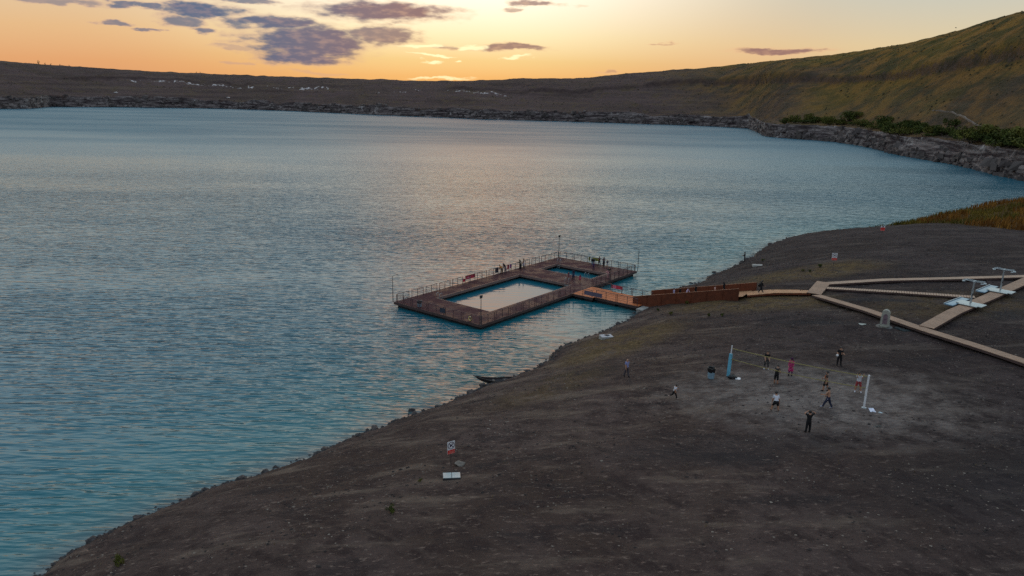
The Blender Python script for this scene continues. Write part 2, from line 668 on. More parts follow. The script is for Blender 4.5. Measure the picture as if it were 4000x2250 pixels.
    c = g.mix(g.math('MULTIPLY', damp_vignette, .72), c, (.022, .021, .024))
    # dune under its grass
    dq, _ = g.local(v, 97, 152, .451)
    du = g.step(g.math('ADD', dq, g.math('MULTIPLY', mid, 4.0)), 1.0, 4.0)
    c = g.mix(du, c, (.080, .048, .018))
    # wet strip at the waterline
    wet = g.step(g.math('ADD', Z, g.math('MULTIPLY', g.math('SUBTRACT', mid, .5), .5)), .42, .12)
    c = g.mix(g.math('MULTIPLY', wet, .8), c, (.016, .014, .015))
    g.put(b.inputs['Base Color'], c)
    g.put(b.inputs['Roughness'], g.step(wet, 0, 1, .95, .55))
    b.inputs['Specular IOR Level'].default_value = 0.12
    h = g.math('ADD', g.math('MULTIPLY', fine, 1.0), g.math('MULTIPLY', grit, .45))
    g.put(b.inputs['Normal'], g.bump(h, 0.9, 0.16))
    return m


xs = axis((-66, -36, 1.2), (-36, 62, .45), (62, 150, .9), (150, 331, 3.0))
ys = axis((-70, 30, 1.6), (30, 112, .45), (112, 205, .9), (205, 330, 3.0))
GX, GY = np.meshgrid(xs, ys)
GZ = ground_z(GX, GY)
ny, nx = GX.shape
ii = np.arange(ny * nx).reshape(ny, nx)
quads = np.stack([ii[:-1, :-1], ii[:-1, 1:], ii[1:, 1:], ii[1:, :-1]], -1).reshape(-1, 4)
zz = GZ.ravel()
keep = zz[quads].max(1) > -1.6
quads = quads[keep]
used = np.unique(quads)
remap = np.full(ny * nx, -1)
remap[used] = np.arange(len(used))
V = np.stack([GX.ravel(), GY.ravel(), zz], 1)[used]
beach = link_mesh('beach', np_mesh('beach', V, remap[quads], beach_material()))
tag(beach, 'dark trodden lake beach of dry soil and straw', kind='structure')


# ---- crater rim: cliffs at the water, a bench, then slopes up to the crest
FAR = [(-120, 180), (-100, 280), (-80, 460), (-60, 700), (-48, 900), (-40, 1000), (-34.13, 1070), (-32.6, 1078), (-31.4, 1172), (-27.5, 1174),
       (-22.58, 1168), (-17.31, 1098), (-11.71, 989), (-5.87, 918), (-2.9, 884), (3.09, 866), (9.01, 846),
       (11.91, 846), (14.75, 836), (17.0, 818), (18.3, 665), (18.9, 650), (20.27, 642), (22.9, 612), (24.95, 562),
       (26.97, 497), (28.89, 467), (30.29, 447), (32.59, 403), (34.25, 381), (37, 362), (41, 356), (48, 350), (60, 330), (80, 300)]
CREST = [(-120, .09), (-90, .075), (-60, .05), (-45, .032), (-33.75, .0218), (-30.62, .0184), (-24.87, .0150), (-18.78, .0133), (-11.63, .0125),
         (-7.32, .0118), (-3.51, .0132), (0.03, .0169), (5.32, .0197), (7.64, .0249), (9.92, .0289), (14.38, .0357),
         (19.68, .0459), (22.19, .0506), (24.60, .0572), (26.90, .0643), (29.06, .0748), (31.11, .0864), (32.61, .0936),
         (36, .112), (42, .135), (60, .15), (80, .15)]


_fa = np.arange(-120, 80.1, .1)
_fr = np.interp(_fa, [a for a, _ in FAR], [b for _, b in FAR])
_k = np.hanning(61)
FAR_SMOOTH = np.convolve(np.pad(_fr, 30, mode='edge'), _k / _k.sum(), mode='valid')


def rim_point(az, s, full=False):
    """az in degrees, s = metres outward from the lake edge: x, y, z"""
    az = np.asarray(az, float)
    rs = np.interp(az, _fa, _fr)
    rsm = np.interp(az, _fa, FAR_SMOOTH)
    arc = az * rsm * .01745
    zero = az * 0
    rs = rs + 6.0 * fbm(arc / 38.0, zero, 31, 4) + 2.0 * np.abs(vnoise(arc / 6.0, zero, 37))
    W = np.interp(az, [-60, -20, 10, 25, 40], [330, 300, 290, 270, 260])
    top = 31.0 + np.interp(az, [a for a, _ in CREST], [b for _, b in CREST]) * (rsm + W) + .5 * fbm(arc / 14.0, zero, 39, 3)
    ch = 10.0 + 1.8 * fbm(arc / 30.0, zero, 41, 3) + np.interp(az, [-40, -25, -15, 20, 36], [3.5, 2.5, .5, .5, 1.0])
    r = rs + s
    x, y = r * np.sin(np.radians(az)), r * np.cos(np.radians(az))
    # cliff at the water, fretted by erosion
    cw = np.maximum(7.5 + 4.0 * fbm(arc / 17.0, zero, 47, 3), 3.0)
    rough = fbm(arc / 5.0, s / 3.0 + zero, 53, 4)
    t = np.clip(s / cw + .22 * rough * np.clip(s / 2, 0, 1) * np.clip((cw * 1.6 - s) / cw, 0, 1), 0, 1)
    # bench, then the slope with a broken ledge
    bw = 38.0 + 7.0 * fbm(arc / 60.0, zero, 59, 2)
    u = np.clip((r - rsm - bw) / (W - bw), 0, 1)
    uc = .50 + .07 * fbm(arc / 90.0, zero, 67, 3)
    amp = np.clip(.35 + .8 * fbm(arc / 60.0, zero, 71, 3), 0, 1) * .15
    sig = 1 / (1 + np.exp(-(u - uc + .012 * fbm(arc / 9.0, zero, 69, 3)) * 130.0))
    led = amp * (sig - np.clip(u / np.maximum(uc, .01), 0, 1) * (u < uc) - (u >= uc))
    led = amp * (sig - u)
    prof = .6 * u + .4 * np.sin(u * np.pi / 2)
    env = np.sin(np.pi * np.clip(u, 0, 1))
    gul = (1.5 * fbm(arc / 30.0, u * 1.1, 73, 4) + .6 * np.abs(fbm(arc / 9.0, u * 3, 77, 2)) + .35 * fbm(x / 5.0, y / 5.0, 79, 3)) * env * 1.7
    z = t * (ch + .5 * fbm(x / 9.0, y / 9.0, 61, 3) * np.clip(s / 12, 0, 1)) + 2.0 * np.clip((r - rsm) / 40, 0, 1) * t
    z = z + t * ((top - ch - 2.0) * (prof + led) + gul)
    over = np.maximum(r - rsm - W, 0)
    z = z - .012 * over
    z = np.where(s < 0, s * .6, z)
    if not full:
        return x, y, z
    rock = np.clip((cw * 1.15 - s) / 2.0, 0, 1)
    ledge = np.clip(1 - np.abs(u - uc) / .034, 0, 1) * np.clip(amp * 14, 0, 1) * (u > 0)
    # pale outcrops under the ledge on the far left slope
    band = np.exp(-((u - uc + .07) / .045) ** 2) * np.interp(az, [-29, -27, -22, -4, -1, 1], [0, .5, 1, 1, .6, 0])
    pale = band * np.clip(fbm(arc / 4.0, u * 45, 91, 3) * 1.8 + .9 * fbm(arc / 45.0, zero, 93, 2) - .25, 0, 1)
    return x, y, z, rock, pale, ledge


def hills_material():
    m, nt, b = new_mat('crater_slope')
    g = NT(nt)
    v = g.coords()
    geo = g.n('ShaderNodeNewGeometry')
    sn = g.n('ShaderNodeSeparateXYZ')
    g.put(sn.inputs[0], geo.outputs['Normal'])
    sp = g.n('ShaderNodeSeparateXYZ')
    g.put(sp.inputs[0], v)
    big = g.noise(v, .012, 4, .6)
    mid = g.noise(v, .06, 5, .65)
    fine = g.noise(v, .35, 5, .7)
    grass = g.mix(g.step(big, .40, .62), (.066, .047, .043), (.084, .058, .057))
    strata = g.noise(g.coords((.006, .006, .30)), 1.0, 4, .6)
    grass = g.mix(g.math('MULTIPLY', g.step(strata, .54, .66), .7), grass, (.040, .027, .027))
    grass = g.mix(g.math('MULTIPLY', g.step(strata, .44, .34), .6), grass, (.115, .082, .062))
    grass = g.mix(g.math('MULTIPLY', g.step(mid, .50, .68), .8), grass, (.086, .062, .038))
    # warmer, greener pasture on the near right slope
    near = g.step(g.math('ADD', sp.outputs[0], g.math('MULTIPLY', g.math('SUBTRACT', big, .5), 260.0)), 160.0, 350.0)
    lush = g.mix(g.step(mid, .40, .62), (.046, .044, .012), (.19, .100, .022))
    lush = g.mix(g.math('MULTIPLY', g.step(big, .45, .6), .5), lush, (.14, .094, .024))
    grass = g.mix(near, grass, lush)
    grass = g.mix(g.math('MULTIPLY', g.step(fine, .54, .68), .7), grass, (.022, .022, .014))
    st = g.coords((.05, .05, .55))
    lay = g.noise(st, 1.0, 5, .65)
    rock = g.mix(g.step(lay, .38, .66), (.036, .027, .029), (.21, .178, .172))
    pale = g.mix(g.step(fine, .45, .7), rock, (.50, .47, .46))
    rock = g.mix(g.math('MULTIPLY', g.step(mid, .54, .64), .75), rock, pale)
    rock = g.mix(g.math('MULTIPLY', g.step(fine, .46, .34), .8), rock, (.018, .015, .017))
    ra = g.n('ShaderNodeAttribute', attribute_name='rock')
    pa = g.n('ShaderNodeAttribute', attribute_name='pale')
    rk = g.math('ADD', ra.outputs['Fac'], g.math('MULTIPLY', g.math('SUBTRACT', fine, .5), 1.1))
    la = g.n('ShaderNodeAttribute', attribute_name='ledge')
    lk = g.math('ADD', la.outputs['Fac'], g.math('MULTIPLY', g.math('SUBTRACT', fine, .5), 1.6))
    c = g.mix(g.math('MULTIPLY', g.step(lk, .40, .85), .65), grass, g.mix(g.step(fine, .4, .62), (.026, .019, .020), (.085, .058, .052)))
    c = g.mix(g.step(rk, .32, .62), c, rock)
    c = g.mix(g.step(g.math('MULTIPLY', pa.outputs['Fac'], g.step(fine, .40, .60, .35, 1.25)), .25, .55), c, (.50, .47, .47))
    g.put(b.inputs['Base Color'], c)
    b.inputs['Roughness'].default_value = .95
    b.inputs['Specular IOR Level'].default_value = .05
    h = g.math('ADD', g.math('MULTIPLY', fine, 1.4), g.math('MULTIPLY', g.noise(v, 1.2, 3, .7), .5))
    g.put(b.inputs['Normal'], g.bump(h, 0.8, 1.1))
    return m


azs = axis((-120, -42, 1.0), (-42, 42, .105), (42, 80.5, 1.0))
ss = np.concatenate([np.array([-25, -6]), np.linspace(0, 15, 26), np.linspace(16, 60, 22), np.linspace(63, 330, 110), np.array([345, 370, 420, 520, 760, 1200, 2200, 4200, 7000])])
A, S = np.meshgrid(azs, ss, indexing='ij')
HX, HY, HZ, HR, HP, HL = rim_point(A, S, True)
n1, n2 = A.shape
ii = np.arange(n1 * n2).reshape(n1, n2)
quads = np.stack([ii[:-1, :-1], ii[:-1, 1:], ii[1:, 1:], ii[1:, :-1]], -1).reshape(-1, 4)
hills = link_mesh('crater_hills', np_mesh('crater_hills', np.stack([HX, HY, HZ], -1).reshape(-1, 3), quads, hills_material(), smooth=True))
for nm_, ar_ in (('rock', HR), ('pale', HP), ('ledge', HL)):
    at_ = hills.data.attributes.new(nm_, 'FLOAT', 'POINT')
    at_.data.foreach_set('value', np.broadcast_to(ar_, HX.shape).ravel().astype(np.float32))
tag(hills, 'steep crater rim of dry grass slopes above dark cliffs round the lake', kind='structure')


def rim_z(az, s):
    x, y, z = rim_point(np.array([float(az)]), np.array([float(s)]))
    return float(x[0]), float(y[0]), float(z[0])


# ---- water
PL_O = Vector((-17.3, 105.1, 0))          # platform corner and axes (metres)
PL_A = math.radians(51.9)
PL_S = Vector((math.cos(PL_A), math.sin(PL_A), 0))
PL_T = Vector((math.sin(PL_A), -math.cos(PL_A), 0))


def water_material():
    m, nt, b = new_mat('lake_water')
    g = NT(nt)
    v = g.coords()
    sep_ = g.n('ShaderNodeSeparateXYZ')
    g.put(sep_.inputs[0], v)
    # sheltered water in the pools and between the platform and the beach
    s_, t_ = g.local(v, PL_O.x, PL_O.y, PL_A)
    t_ = g.math('MULTIPLY', t_, -1.0)

    def slab(a, lo, hi, soft):
        return g.math('MULTIPLY', g.step(a, lo - soft, lo + soft), g.step(a, hi + soft, hi - soft))
    pools = g.math('MULTIPLY', slab(s_, 3, 40, 1), slab(t_, 2, 15, 1))
    lee = g.math('MULTIPLY', slab(s_, 2, 22, 6), slab(t_, 18, 40, 5))
    calm = g.math('MAXIMUM', g.math('MULTIPLY', pools, .90), g.math('MULTIPLY', lee, .62))
    # wind waves: crests run about 15 degrees off the x axis
    wv = g.coords((.20, 1.0, 1), R(-14))
    w1 = g.noise(wv, 1.25, 2, .45, .25)
    wv2 = g.coords((.42, 1.0, 1), R(9))
    w2 = g.noise(wv2, .30, 3, .5, .2)
    w3 = g.noise(g.coords((.4, 1, 1), R(-30)), 2.2, 1, .5)
    gust = g.noise(g.coords((.25, 1, 1), R(-8)), .018, 4, .6)
    open_water = g.step(sep_.outputs[1], 140.0, 620.0)      # more wind, finer chop away from the lee of the beach
    amp = g.math('MULTIPLY', g.step(gust, .34, .66, .45, 1.35), g.math('SUBTRACT', 1.0, calm))
    amp = g.math('MULTIPLY', amp, g.math('SUBTRACT', 1.0, g.math('MULTIPLY', open_water, .6)))
    h = g.math('ADD', g.math('MULTIPLY', w1, .36), g.math('MULTIPLY', w2, .32))
    h = g.math('ADD', h, g.math('MULTIPLY', w3, .07))
    h = g.math('MULTIPLY', g.math('SUBTRACT', h, .38), amp)
    g.put(b.inputs['Normal'], g.bump(h, 1.0, 1.0))
    # turquoise shallows over pale bed near the beach, deep blue further out
    deep = g.noise(v, .02, 3, .5)
    shallow = g.n('ShaderNodeAttribute', attribute_name='shallow')
    c = g.mix(g.step(deep, .3, .7), (.008, .084, .130), (.011, .096, .142))
    c = g.mix(shallow.outputs['Fac'], c, (.010, .128, .148))
    edge = g.n('ShaderNodeAttribute', attribute_name='edge')
    c = g.mix(g.math('MULTIPLY', edge.outputs['Fac'], .85), c, (.080, .076, .082))
    g.put(b.inputs['Base Color'], c)
    g.put(b.inputs['Roughness'], g.math('ADD', g.math('MULTIPLY', open_water, g.step(gust, .34, .66, .36, .48)), .10))
    b.inputs['IOR'].default_value = 1.333
    b.inputs['Specular IOR Level'].default_value = .5
    return m


wx = axis((-2600, -200, 200), (-200, -60, 14), (-60, 130, 1.25), (130, 260, 14), (260, 1001, 120))
wy = axis((-300, -40, 40), (-40, 30, 5), (30, 190, 1.25), (190, 400, 15), (400, 1701, 100))
WX, WY = np.meshgrid(wx, wy)
ny, nx = WX.shape
ii = np.arange(ny * nx).reshape(ny, nx)
quads = np.stack([ii[:-1, :-1], ii[:-1, 1:], ii[1:, 1:], ii[1:, :-1]], -1).reshape(-1, 4)
wme = np_mesh('lake_water', np.stack([WX, WY, np.zeros_like(WX)], -1).reshape(-1, 3), quads, water_material())
sh = np.exp(-np.maximum(-shore_dist(WX, WY), 0) / 15.0)
at = wme.attributes.new('edge', 'FLOAT', 'POINT')
at.data.foreach_set('value', np.exp(-np.maximum(-shore_dist(WX, WY), 0) / 2.0).ravel().astype(np.float32))
at = wme.attributes.new('shallow', 'FLOAT', 'POINT')
at.data.foreach_set('value', sh.ravel().astype(np.float32))
water = link_mesh('lake_water', wme)
tag(water, 'blue green crater lake with small wind ripples', kind='structure')

# ================================================================== materials of built things
M_WET = mat('wet_decking', (.050, .019, .023), .62, .35, 3.0, spec=.09, stretch=(1, 1, 1), rvar=.16)
M_TRIM = mat('deck_trim', (.16, .105, .095), .45, .25, 4.0)
M_FASCIA = mat('deck_fascia', (.060, .036, .034), .6, .3, 3.0)
M_PONTOON = mat('black_pontoon', (.012, .012, .014), .5, .3, 2.0)
M_RAIL = mat('rusty_railing_steel', (.080, .046, .048), .5, .3, 5.0, metal=.2)
M_ORANGE = mat('dry_orange_decking', (.46, .135, .042), .7, .28, 3.0)
M_CORTEN = mat('corten_steel', (.105, .026, .009), .7, .35, 1.5, metal=.1, bump=.2, bscale=20)
M_CORTEN_EDGE = mat('corten_edge', (.30, .14, .08), .6, .25, 3.0)
M_WOOD = mat('weathered_boardwalk', (.29, .185, .125), .75, .22, 2.5)
M_WOOD2 = mat('pale_boardwalk', (.35, .24, .17), .75, .18, 2.5)
M_WOODW = mat('warm_boardwalk', (.38, .20, .10), .7, .25, 2.5)
M_CONC = mat('concrete', (.30, .29, .27), .85, .25, 2.0, bump=.3)
M_STEEL = mat('galvanised_steel', (.34, .38, .40), .4, .2, 4.0, metal=.5)
M_DARKST = mat('dark_steel', (.045, .045, .05), .5, .3, 6.0, metal=.3)
M_WHITE = mat('white_paint', (.60, .61, .63), .5, .10, 4.0)
M_RED = mat('red_banner', (.52, .035, .075), .6, .2, 4.0)
M_BLACK = mat('black_plastic', (.012, .012, .013), .35, .3, 6.0)


def PT(s, t, z=0.0):
    """a point of the platform's own plan in world space"""
    p = PL_O + PL_S * s + PL_T * t
    return Vector((p.x, p.y, z))


DECK = 0.80
LEN, WID = 42.3, 16.8
POOLS = [(5.6, 26.3, 3.1, 13.7), (31.8, 37.2, 3.1, 13.8)]

platform = empty('floating_platform', (PL_O.x, PL_O.y, 0), PL_A)
tag(platform, 'large floating bathing deck with two rectangular pools and railings on the lake', 'platform')
# local frame: x along the length, y = -t


def lbox(mb, s0, s1, t0, t1, z0, z1):
    return mb.box(s0, s1, -t1, -t0, z0, z1)


def deck_boards(pitch=.15, gap=.012, z0=.755, z1=DECK):
    mb = MB()
    n = int(LEN / pitch)
    for i in range(n):
        a = i * LEN / n
        b = (i + 1) * LEN / n - gap
        m_ = (a + b) / 2
        runs = [(0.06, WID - .06)]
        for s0, s1, t0, t1 in POOLS:
            if s0 - .02 < m_ < s1 + .02:
                runs = [(0.06, t0 - .10), (t1 + .10, WID - .06)]
        dz = random.uniform(-.004, .004)
        for t0, t1 in runs:
            lbox(mb, a, b, t0, t1, z0, z1 + dz)
    return mb


pk = deck_boards().build('planking', M_WET, platform)
tag(pk, 'wet dark brown deck boards', kind='stuff')
# frame: outer fascia beams and pool edges, each beam its own part
for s0, s1, t0, t1 in ((-.06, LEN + .06, -.04, .05), (-.06, LEN + .06, WID - .05, WID + .04)):
    lbox(MB(), s0, s1, t0, t1, .42, .79).build('fascia_beam', M_FASCIA, platform)
for s0, s1, t0, t1 in ((-.06, -.003, .06, WID - .06), (LEN + .003, LEN + .06, .06, WID - .06)):
    lbox(MB(), s0, s1, t0, t1, .42, .79).build('fascia_beam', M_FASCIA, platform)
for s0, s1, t0, t1 in POOLS:
    for a in ((s0 - .02, s1 + .02, t0 - .09, t0), (s0 - .02, s1 + .02, t1, t1 + .09),
              (s0 - .01, s0 + .07, t0 + .003, t1 - .003), (s1 - .07, s1 + .01, t0 + .003, t1 - .003)):
        lbox(MB(), *a, .40, .812).build('pool_edge', M_TRIM, platform)
# pontoons under the walkways
for s0, s1, t0, t1 in ((.4, LEN - .4, .35, 2.6), (.4, LEN - .4, 14.2, WID - .35)):
    k = int((s1 - s0) / 3)
    for i in range(k):
        a = s0 + (s1 - s0) * i / k
        b = s0 + (s1 - s0) * (i + 1) / k - .12
        lbox(MB(), a, b, t0, t1, -.35, .43).build('pontoon', M_PONTOON, platform)
for s0, s1 in ((.4, 5.1), (26.9, 31.2), (37.8, LEN - .4)):
    for i in range(4):
        a = 2.75 + 11.3 * i / 4
        lbox(MB(), s0, s1, a, a + 2.7, -.35, .43).build('pontoon', M_PONTOON, platform)


def rail_section(p, q, parent, base, hgt=1.12, posts=3, m=None):
    """one railing section between p and q (local 2-D points): rails are the part, posts its sub-parts"""
    m = m or M_RAIL
    p, q = Vector((*p, base)), Vector((*q, base))
    up = Vector((0, 0, 1))
    mb = MB()
    mb.tube([p + up * hgt, q + up * hgt], .045, 6)
    for k in (.30, .55, .80):
        mb.tube([p + up * hgt * k, q + up * hgt * k], .020, 5)
    sec = mb.build('railing_section', m, parent)
    for i in range(posts):
        a = p.lerp(q, i / (posts - 1) * .96 + .02)
        MB().tube([a, a + up * (hgt - .02)], .042, 6).build('post', m, sec)
    return sec


def rail_line(p, q, parent, base, step=3.0, **kw):
    p, q = Vector(p), Vector(q)
    n = max(1, round((q - p).length / step))
    for i in range(n):
        a = p.lerp(q, i / n + .006)
        b = p.lerp(q, (i + 1) / n - .006)
        rail_section(a, b, parent, base, **kw)


IN = .16
rail_line((IN, -IN), (LEN - IN, -IN), platform, DECK)
rail_line((LEN - IN, -IN - .05), (LEN - IN, -WID + IN + .05), platform, DECK)
rail_line((LEN - IN, -WID + IN), (27.7, -WID + IN), platform, DECK)
rail_line((21.7, -WID + IN), (IN, -WID + IN), platform, DECK)
rail_line((IN, -WID + IN + .05), (IN, -IN - .05), platform, DECK)

# ------------------------------------------------------------------ footbridge to the shore
bridge = empty('footbridge', (PL_O.x, PL_O.y, 0), PL_A)
tag(bridge, 'orange plank footbridge with railings joining the floating deck to the shore', 'bridge')
BR = [(21.8, 27.6, WID + .08, 20.6), (22.3, 27.2, 20.66, 28.2)]
for k, (s0, s1, t0, t1) in enumerate(BR):
    mb = MB()
    n = int((t1 - t0) / .15)
    for i in range(n):
        a = t0 + (t1 - t0) * i / n
        lbox(mb, s0 + .06, s1 - .06, a, a + (t1 - t0) / n - .012, .75 + .02 * k, .80 + .02 * k + random.uniform(-.004, .004))
    tag(mb.build('planking', M_ORANGE, bridge), 'dry orange deck boards', kind='stuff')
    for s in (s0, s1 - .055):
        lbox(MB(), s, s + .055, t0, t1, .42, .79 + .02 * k).build('side_beam', M_FASCIA, bridge)
    for j in range(2):
        ta = t0 + .3 + j * (t1 - t0) / 2
        lbox(MB(), s0 + .3, s1 - .3, ta, ta + (t1 - t0) / 2 - .6, -.3, .44).build('pontoon', M_PONTOON, bridge)
    rail_line((s0 + .12, -t0 - .1), (s0 + .12, -t1 + .1), bridge, DECK + .02 * k)
    rail_line((s1 - .12, -t0 - .1), (s1 - .12, -t1 + .1), bridge, DECK + .02 * k)


# ------------------------------------------------------------------ things on the platform
def thing_at(name, p, label, cat, group=None, rz=PL_A):
    return tag(empty(name, p, rz), label, cat, group)


def make_lamp(s, t, label, head, flip=0.0):
    o = thing_at('lamp_post', PT(s, t, DECK), label, 'lamp post', 'lamp posts at the deck corners', PL_A + flip)
    MB().lathe([(.11, 0), (.11, .03), (.06, .05)], 10).build('base_plate', M_DARKST, o)
    MB().tube([(0, 0, .04), (0, 0, 2.2), (0, 0, 3.85)], [.055, .048, .034], 8).build('pole', M_DARKST, o)
    if head == 'flood':
        MB().tube([(0, 0, 3.80), (0, 0, 4.02)], .05, 8).build('bracket', M_DARKST, o)
        h = MB().hexa([(-.17, -.10, 3.78), (.17, -.10, 3.78), (.14, .12, 3.72), (-.14, .12, 3.72)],
                      [(-.20, -.12, 4.20), (.20, -.12, 4.20), (.17, .10, 4.16), (-.17, .10, 4.16)]).build('lamp_head', M_DARKST, o)
    else:
        MB().tube([(0, 0, 3.80), (.12, 0, 3.98), (.55, 0, 4.12)], [.03, .026, .024], 6).build('arm', M_DARKST, o)
        h = MB().hexa([(.45, -.09, 4.07), (.86, -.06, 4.17), (.86, .06, 4.17), (.45, .09, 4.07)],
                      [(.45, -.07, 4.13), (.86, -.05, 4.21), (.86, .05, 4.21), (.45, .07, 4.13)]).build('lamp_head', M_DARKST, o)
    return o


make_lamp(-.12, -.12, 'thin lamp post at the left corner of the floating deck', 'arm', -.9)
make_lamp(-.12, WID + .12, 'lamp post with square floodlight head at the near corner of the deck', 'flood')
make_lamp(LEN + .12, -.12, 'lamp post with floodlight head at the far corner of the deck', 'flood')
make_lamp(LEN + .12, WID + .12, 'lamp post with angled arm at the right corner of the deck', 'arm', 2.2)


def make_ladder(s, t, rot, label):
    """two hooped handrails and rungs hung on a pool edge; +x of the ladder points to the water"""
    o = thing_at('pool_ladder', PT(s, t, DECK + .012), label, 'ladder', 'steel ladders at the pools', PL_A + rot)
    for y in (-.32, .32):
        pts = [(-.38, y, 0), (-.38, y, .62), (-.33, y, .86), (-.19, y, .97), (0, y, .97), (.12, y, .86), (.16, y, .62), (.16, y, -1.3)]
        MB().tube(pts, .028, 7).build('handrail', M_STEEL, o, smooth=True)
    for z in (-.25, -.55, -.85):
        MB().tube([(.16, -.32, z), (.16, .32, z)], .022, 6).build('rung', M_STEEL, o)
    return o


make_ladder(5.6, 3.9, 0, 'steel ladder at the near left end of the large pool')
make_ladder(26.3, 12.8, math.pi, 'steel ladder at the large pool beside the standing adult and children')
make_ladder(37.2, 3.6, math.pi, 'steel ladder at the far left end of the small pool')
make_ladder(31.8, 13.2, 0, 'steel ladder at the small pool nearest the footbridge')


def make_bin(p, label, body, bag, rz=0.0, hgt=.9, cat='bin'):
    o = thing_at('waste_bin', p, label, cat, 'waste bins', rz)
    MB().lathe([(.27, 0), (.30, .05), (.33, hgt * .75)], 14).build('drum', body, o, smooth=False)
    mb = MB().lathe([(.335, hgt * .62), (.37, hgt * .72), (.39, hgt * .86), (.40, hgt), (.36, hgt * 1.04), (.30, hgt * .98), (.27, hgt * .80)], 14)
    for i, v in enumerate(mb.v):
        k = 1 + .07 * math.sin(i * 2.7)
        mb.v[i] = (v[0] * k, v[1] * k, v[2] + .03 * math.sin(i * 1.9))
    mb.build('bin_bag', bag, o)
    return o


M_BINBLUE = mat('blue_grey_plastic', (.16, .22, .27), .5, .2, 4.0)
make_bin(PT(.65, 4.6, DECK), 'grey drum bin inside the near railing of the floating deck', M_BINBLUE, M_DARKST)
make_bin(PT(LEN - .7, 8.1, DECK), 'grey drum bin with black bag at the far railing of the deck', M_BINBLUE, M_BLACK)


def banner(s0, t0, s1, t1, z0, z1, m, label, cat='banner', edge=None, stripes=None, group=None):
    """a board tied to a railing: panel with a frame"""
    a, b = PT(s0, t0), PT(s1, t1)
    d = (b - a)
    L = d.length
    o = thing_at('banner' if cat == 'banner' else cat.replace(' ', '_'), (a.x, a.y, 0), label, cat, group, math.atan2(d.y, d.x))
    MB().box(0, L, -.012, .012, z0, z1).build('panel', m, o)
    for z in (z0, z1 - .03):
        MB().box(-.02, L + .02, -.02, .02, z, z + .03).build('hem', edge or m, o)
    if stripes:
        for (x0, x1, za, zb, mm) in stripes:
            MB().box(x0 * L, x1 * L, -.022, .022, z0 + (z1 - z0) * za, z0 + (z1 - z0) * zb).build('printed_panel', mm, o)
    return o


M_PINK = mat('pink_print', (.62, .16, .26), .6, .2, 5.0)
M_PURP = mat('purple_print', (.30, .07, .26), .6, .2, 5.0)
M_LIME = mat('lime_banner', (.36, .40, .05), .6, .25, 5.0)
M_NAVY = mat('dark_board', (.030, .036, .055), .6, .25, 5.0)
M_SLATE = mat('slate_board', (.105, .085, .125), .6, .25, 5.0)
RO = -.03
banner(15.7, RO + .09, 17.9, RO + .09, 1.25, 1.85, M_RED, 'long red banner tied to the left railing of the deck', stripes=[(.12, .55, .3, .7, M_PINK)])
banner(14.9, RO + .09, 15.5, RO + .09, 1.0, 1.5, M_RED, 'small red banner beside the long red one on the left railing')
banner(26.5, RO + .09, 27.05, RO + .09, 1.15, 1.85, M_RED, 'narrow red banner between the two pairs of people at the left railing')
banner(27.2, RO + .09, 27.7, RO + .09, 1.2, 1.9, M_PURP, 'narrow purple banner between the two pairs of people at the left railing')
banner(23.2, RO + .09, 24.1, RO + .09, 1.05, 1.85, M_NAVY, 'dark board on the railing in front of the person in orange', 'notice board')
banner(LEN - .07, 9.0, LEN - .07, 7.6, 1.35, 1.95, M_LIME, 'lime green banner on the far railing beside the bin')
banner(LEN - .07, 6.75, LEN - .07, 7.05, 1.2, 1.9, M_LIME, 'narrow lime green banner on the far railing')
banner(.07, 9.2, .07, 10.2, 1.05, 1.75, M_NAVY, 'dark board on the near railing of the floating deck', 'notice board')
banner(21.72, 19.1, 21.72, 22.3, 1.1, 1.75, M_SLATE, 'long grey purple board on the near railing of the orange footbridge', 'notice board')
banner(27.68, 20.4, 27.68, 22.4, 1.2, 1.8, M_RED, 'red and pink banner on the far railing of the orange footbridge', stripes=[(.05, .42, .1, .9, M_PINK)])

# life ring leaning inside the near railing
o = thing_at('life_ring', PT(.45, 14.5, DECK + .33), 'yellow life ring on the near railing of the deck', 'life ring')
mb = MB()
ring = [(0, .26 * math.cos(a), .26 * math.sin(a)) for a in np.linspace(0, 2 * math.pi, 17)]
mb.tube(ring, .065, 8, caps=False)
mb.build('ring', mat('yellow_foam', (.70, .55, .12), .6, .15), o, smooth=True)
for a in (0.4, 2.0, 3.5, 5.1):
    MB().tube([(0, .26 * math.cos(a - .12), .26 * math.sin(a - .12)), (0, .26 * math.cos(a + .12), .26 * math.sin(a + .12))], .071, 8).build('band', M_WHITE, o)

# ================================================================== concrete abutment, corten ramp, boardwalks
ab = thing_at('abutment', PT(24.7, 28.9, 0), 'pale concrete block under the shore end of the footbridge', 'abutment')
MB().box(-3.3, 3.0, -.5, .45, -1.2, .55).build('block', M_CONC, ab)
MB().box(-3.36, 3.06, -.56, .51, .552, .70).build('cap', M_CONC, ab)

RA, RB = Vector((19.75, 108.4, .86)), Vector((32.6, 99.35, 4.72))
rd = (RB - RA)
RLEN = math.hypot(rd.x, rd.y)
RANG = math.atan2(rd.y, rd.x)
ramp = tag(empty('entrance_ramp', (RA.x, RA.y, 0), RANG), 'ramp between tall rusty steel side walls leading down to the footbridge', 'ramp')
RW = 2.05


def rz_at(x):
    return RA.z + (RB.z - RA.z) * x / RLEN


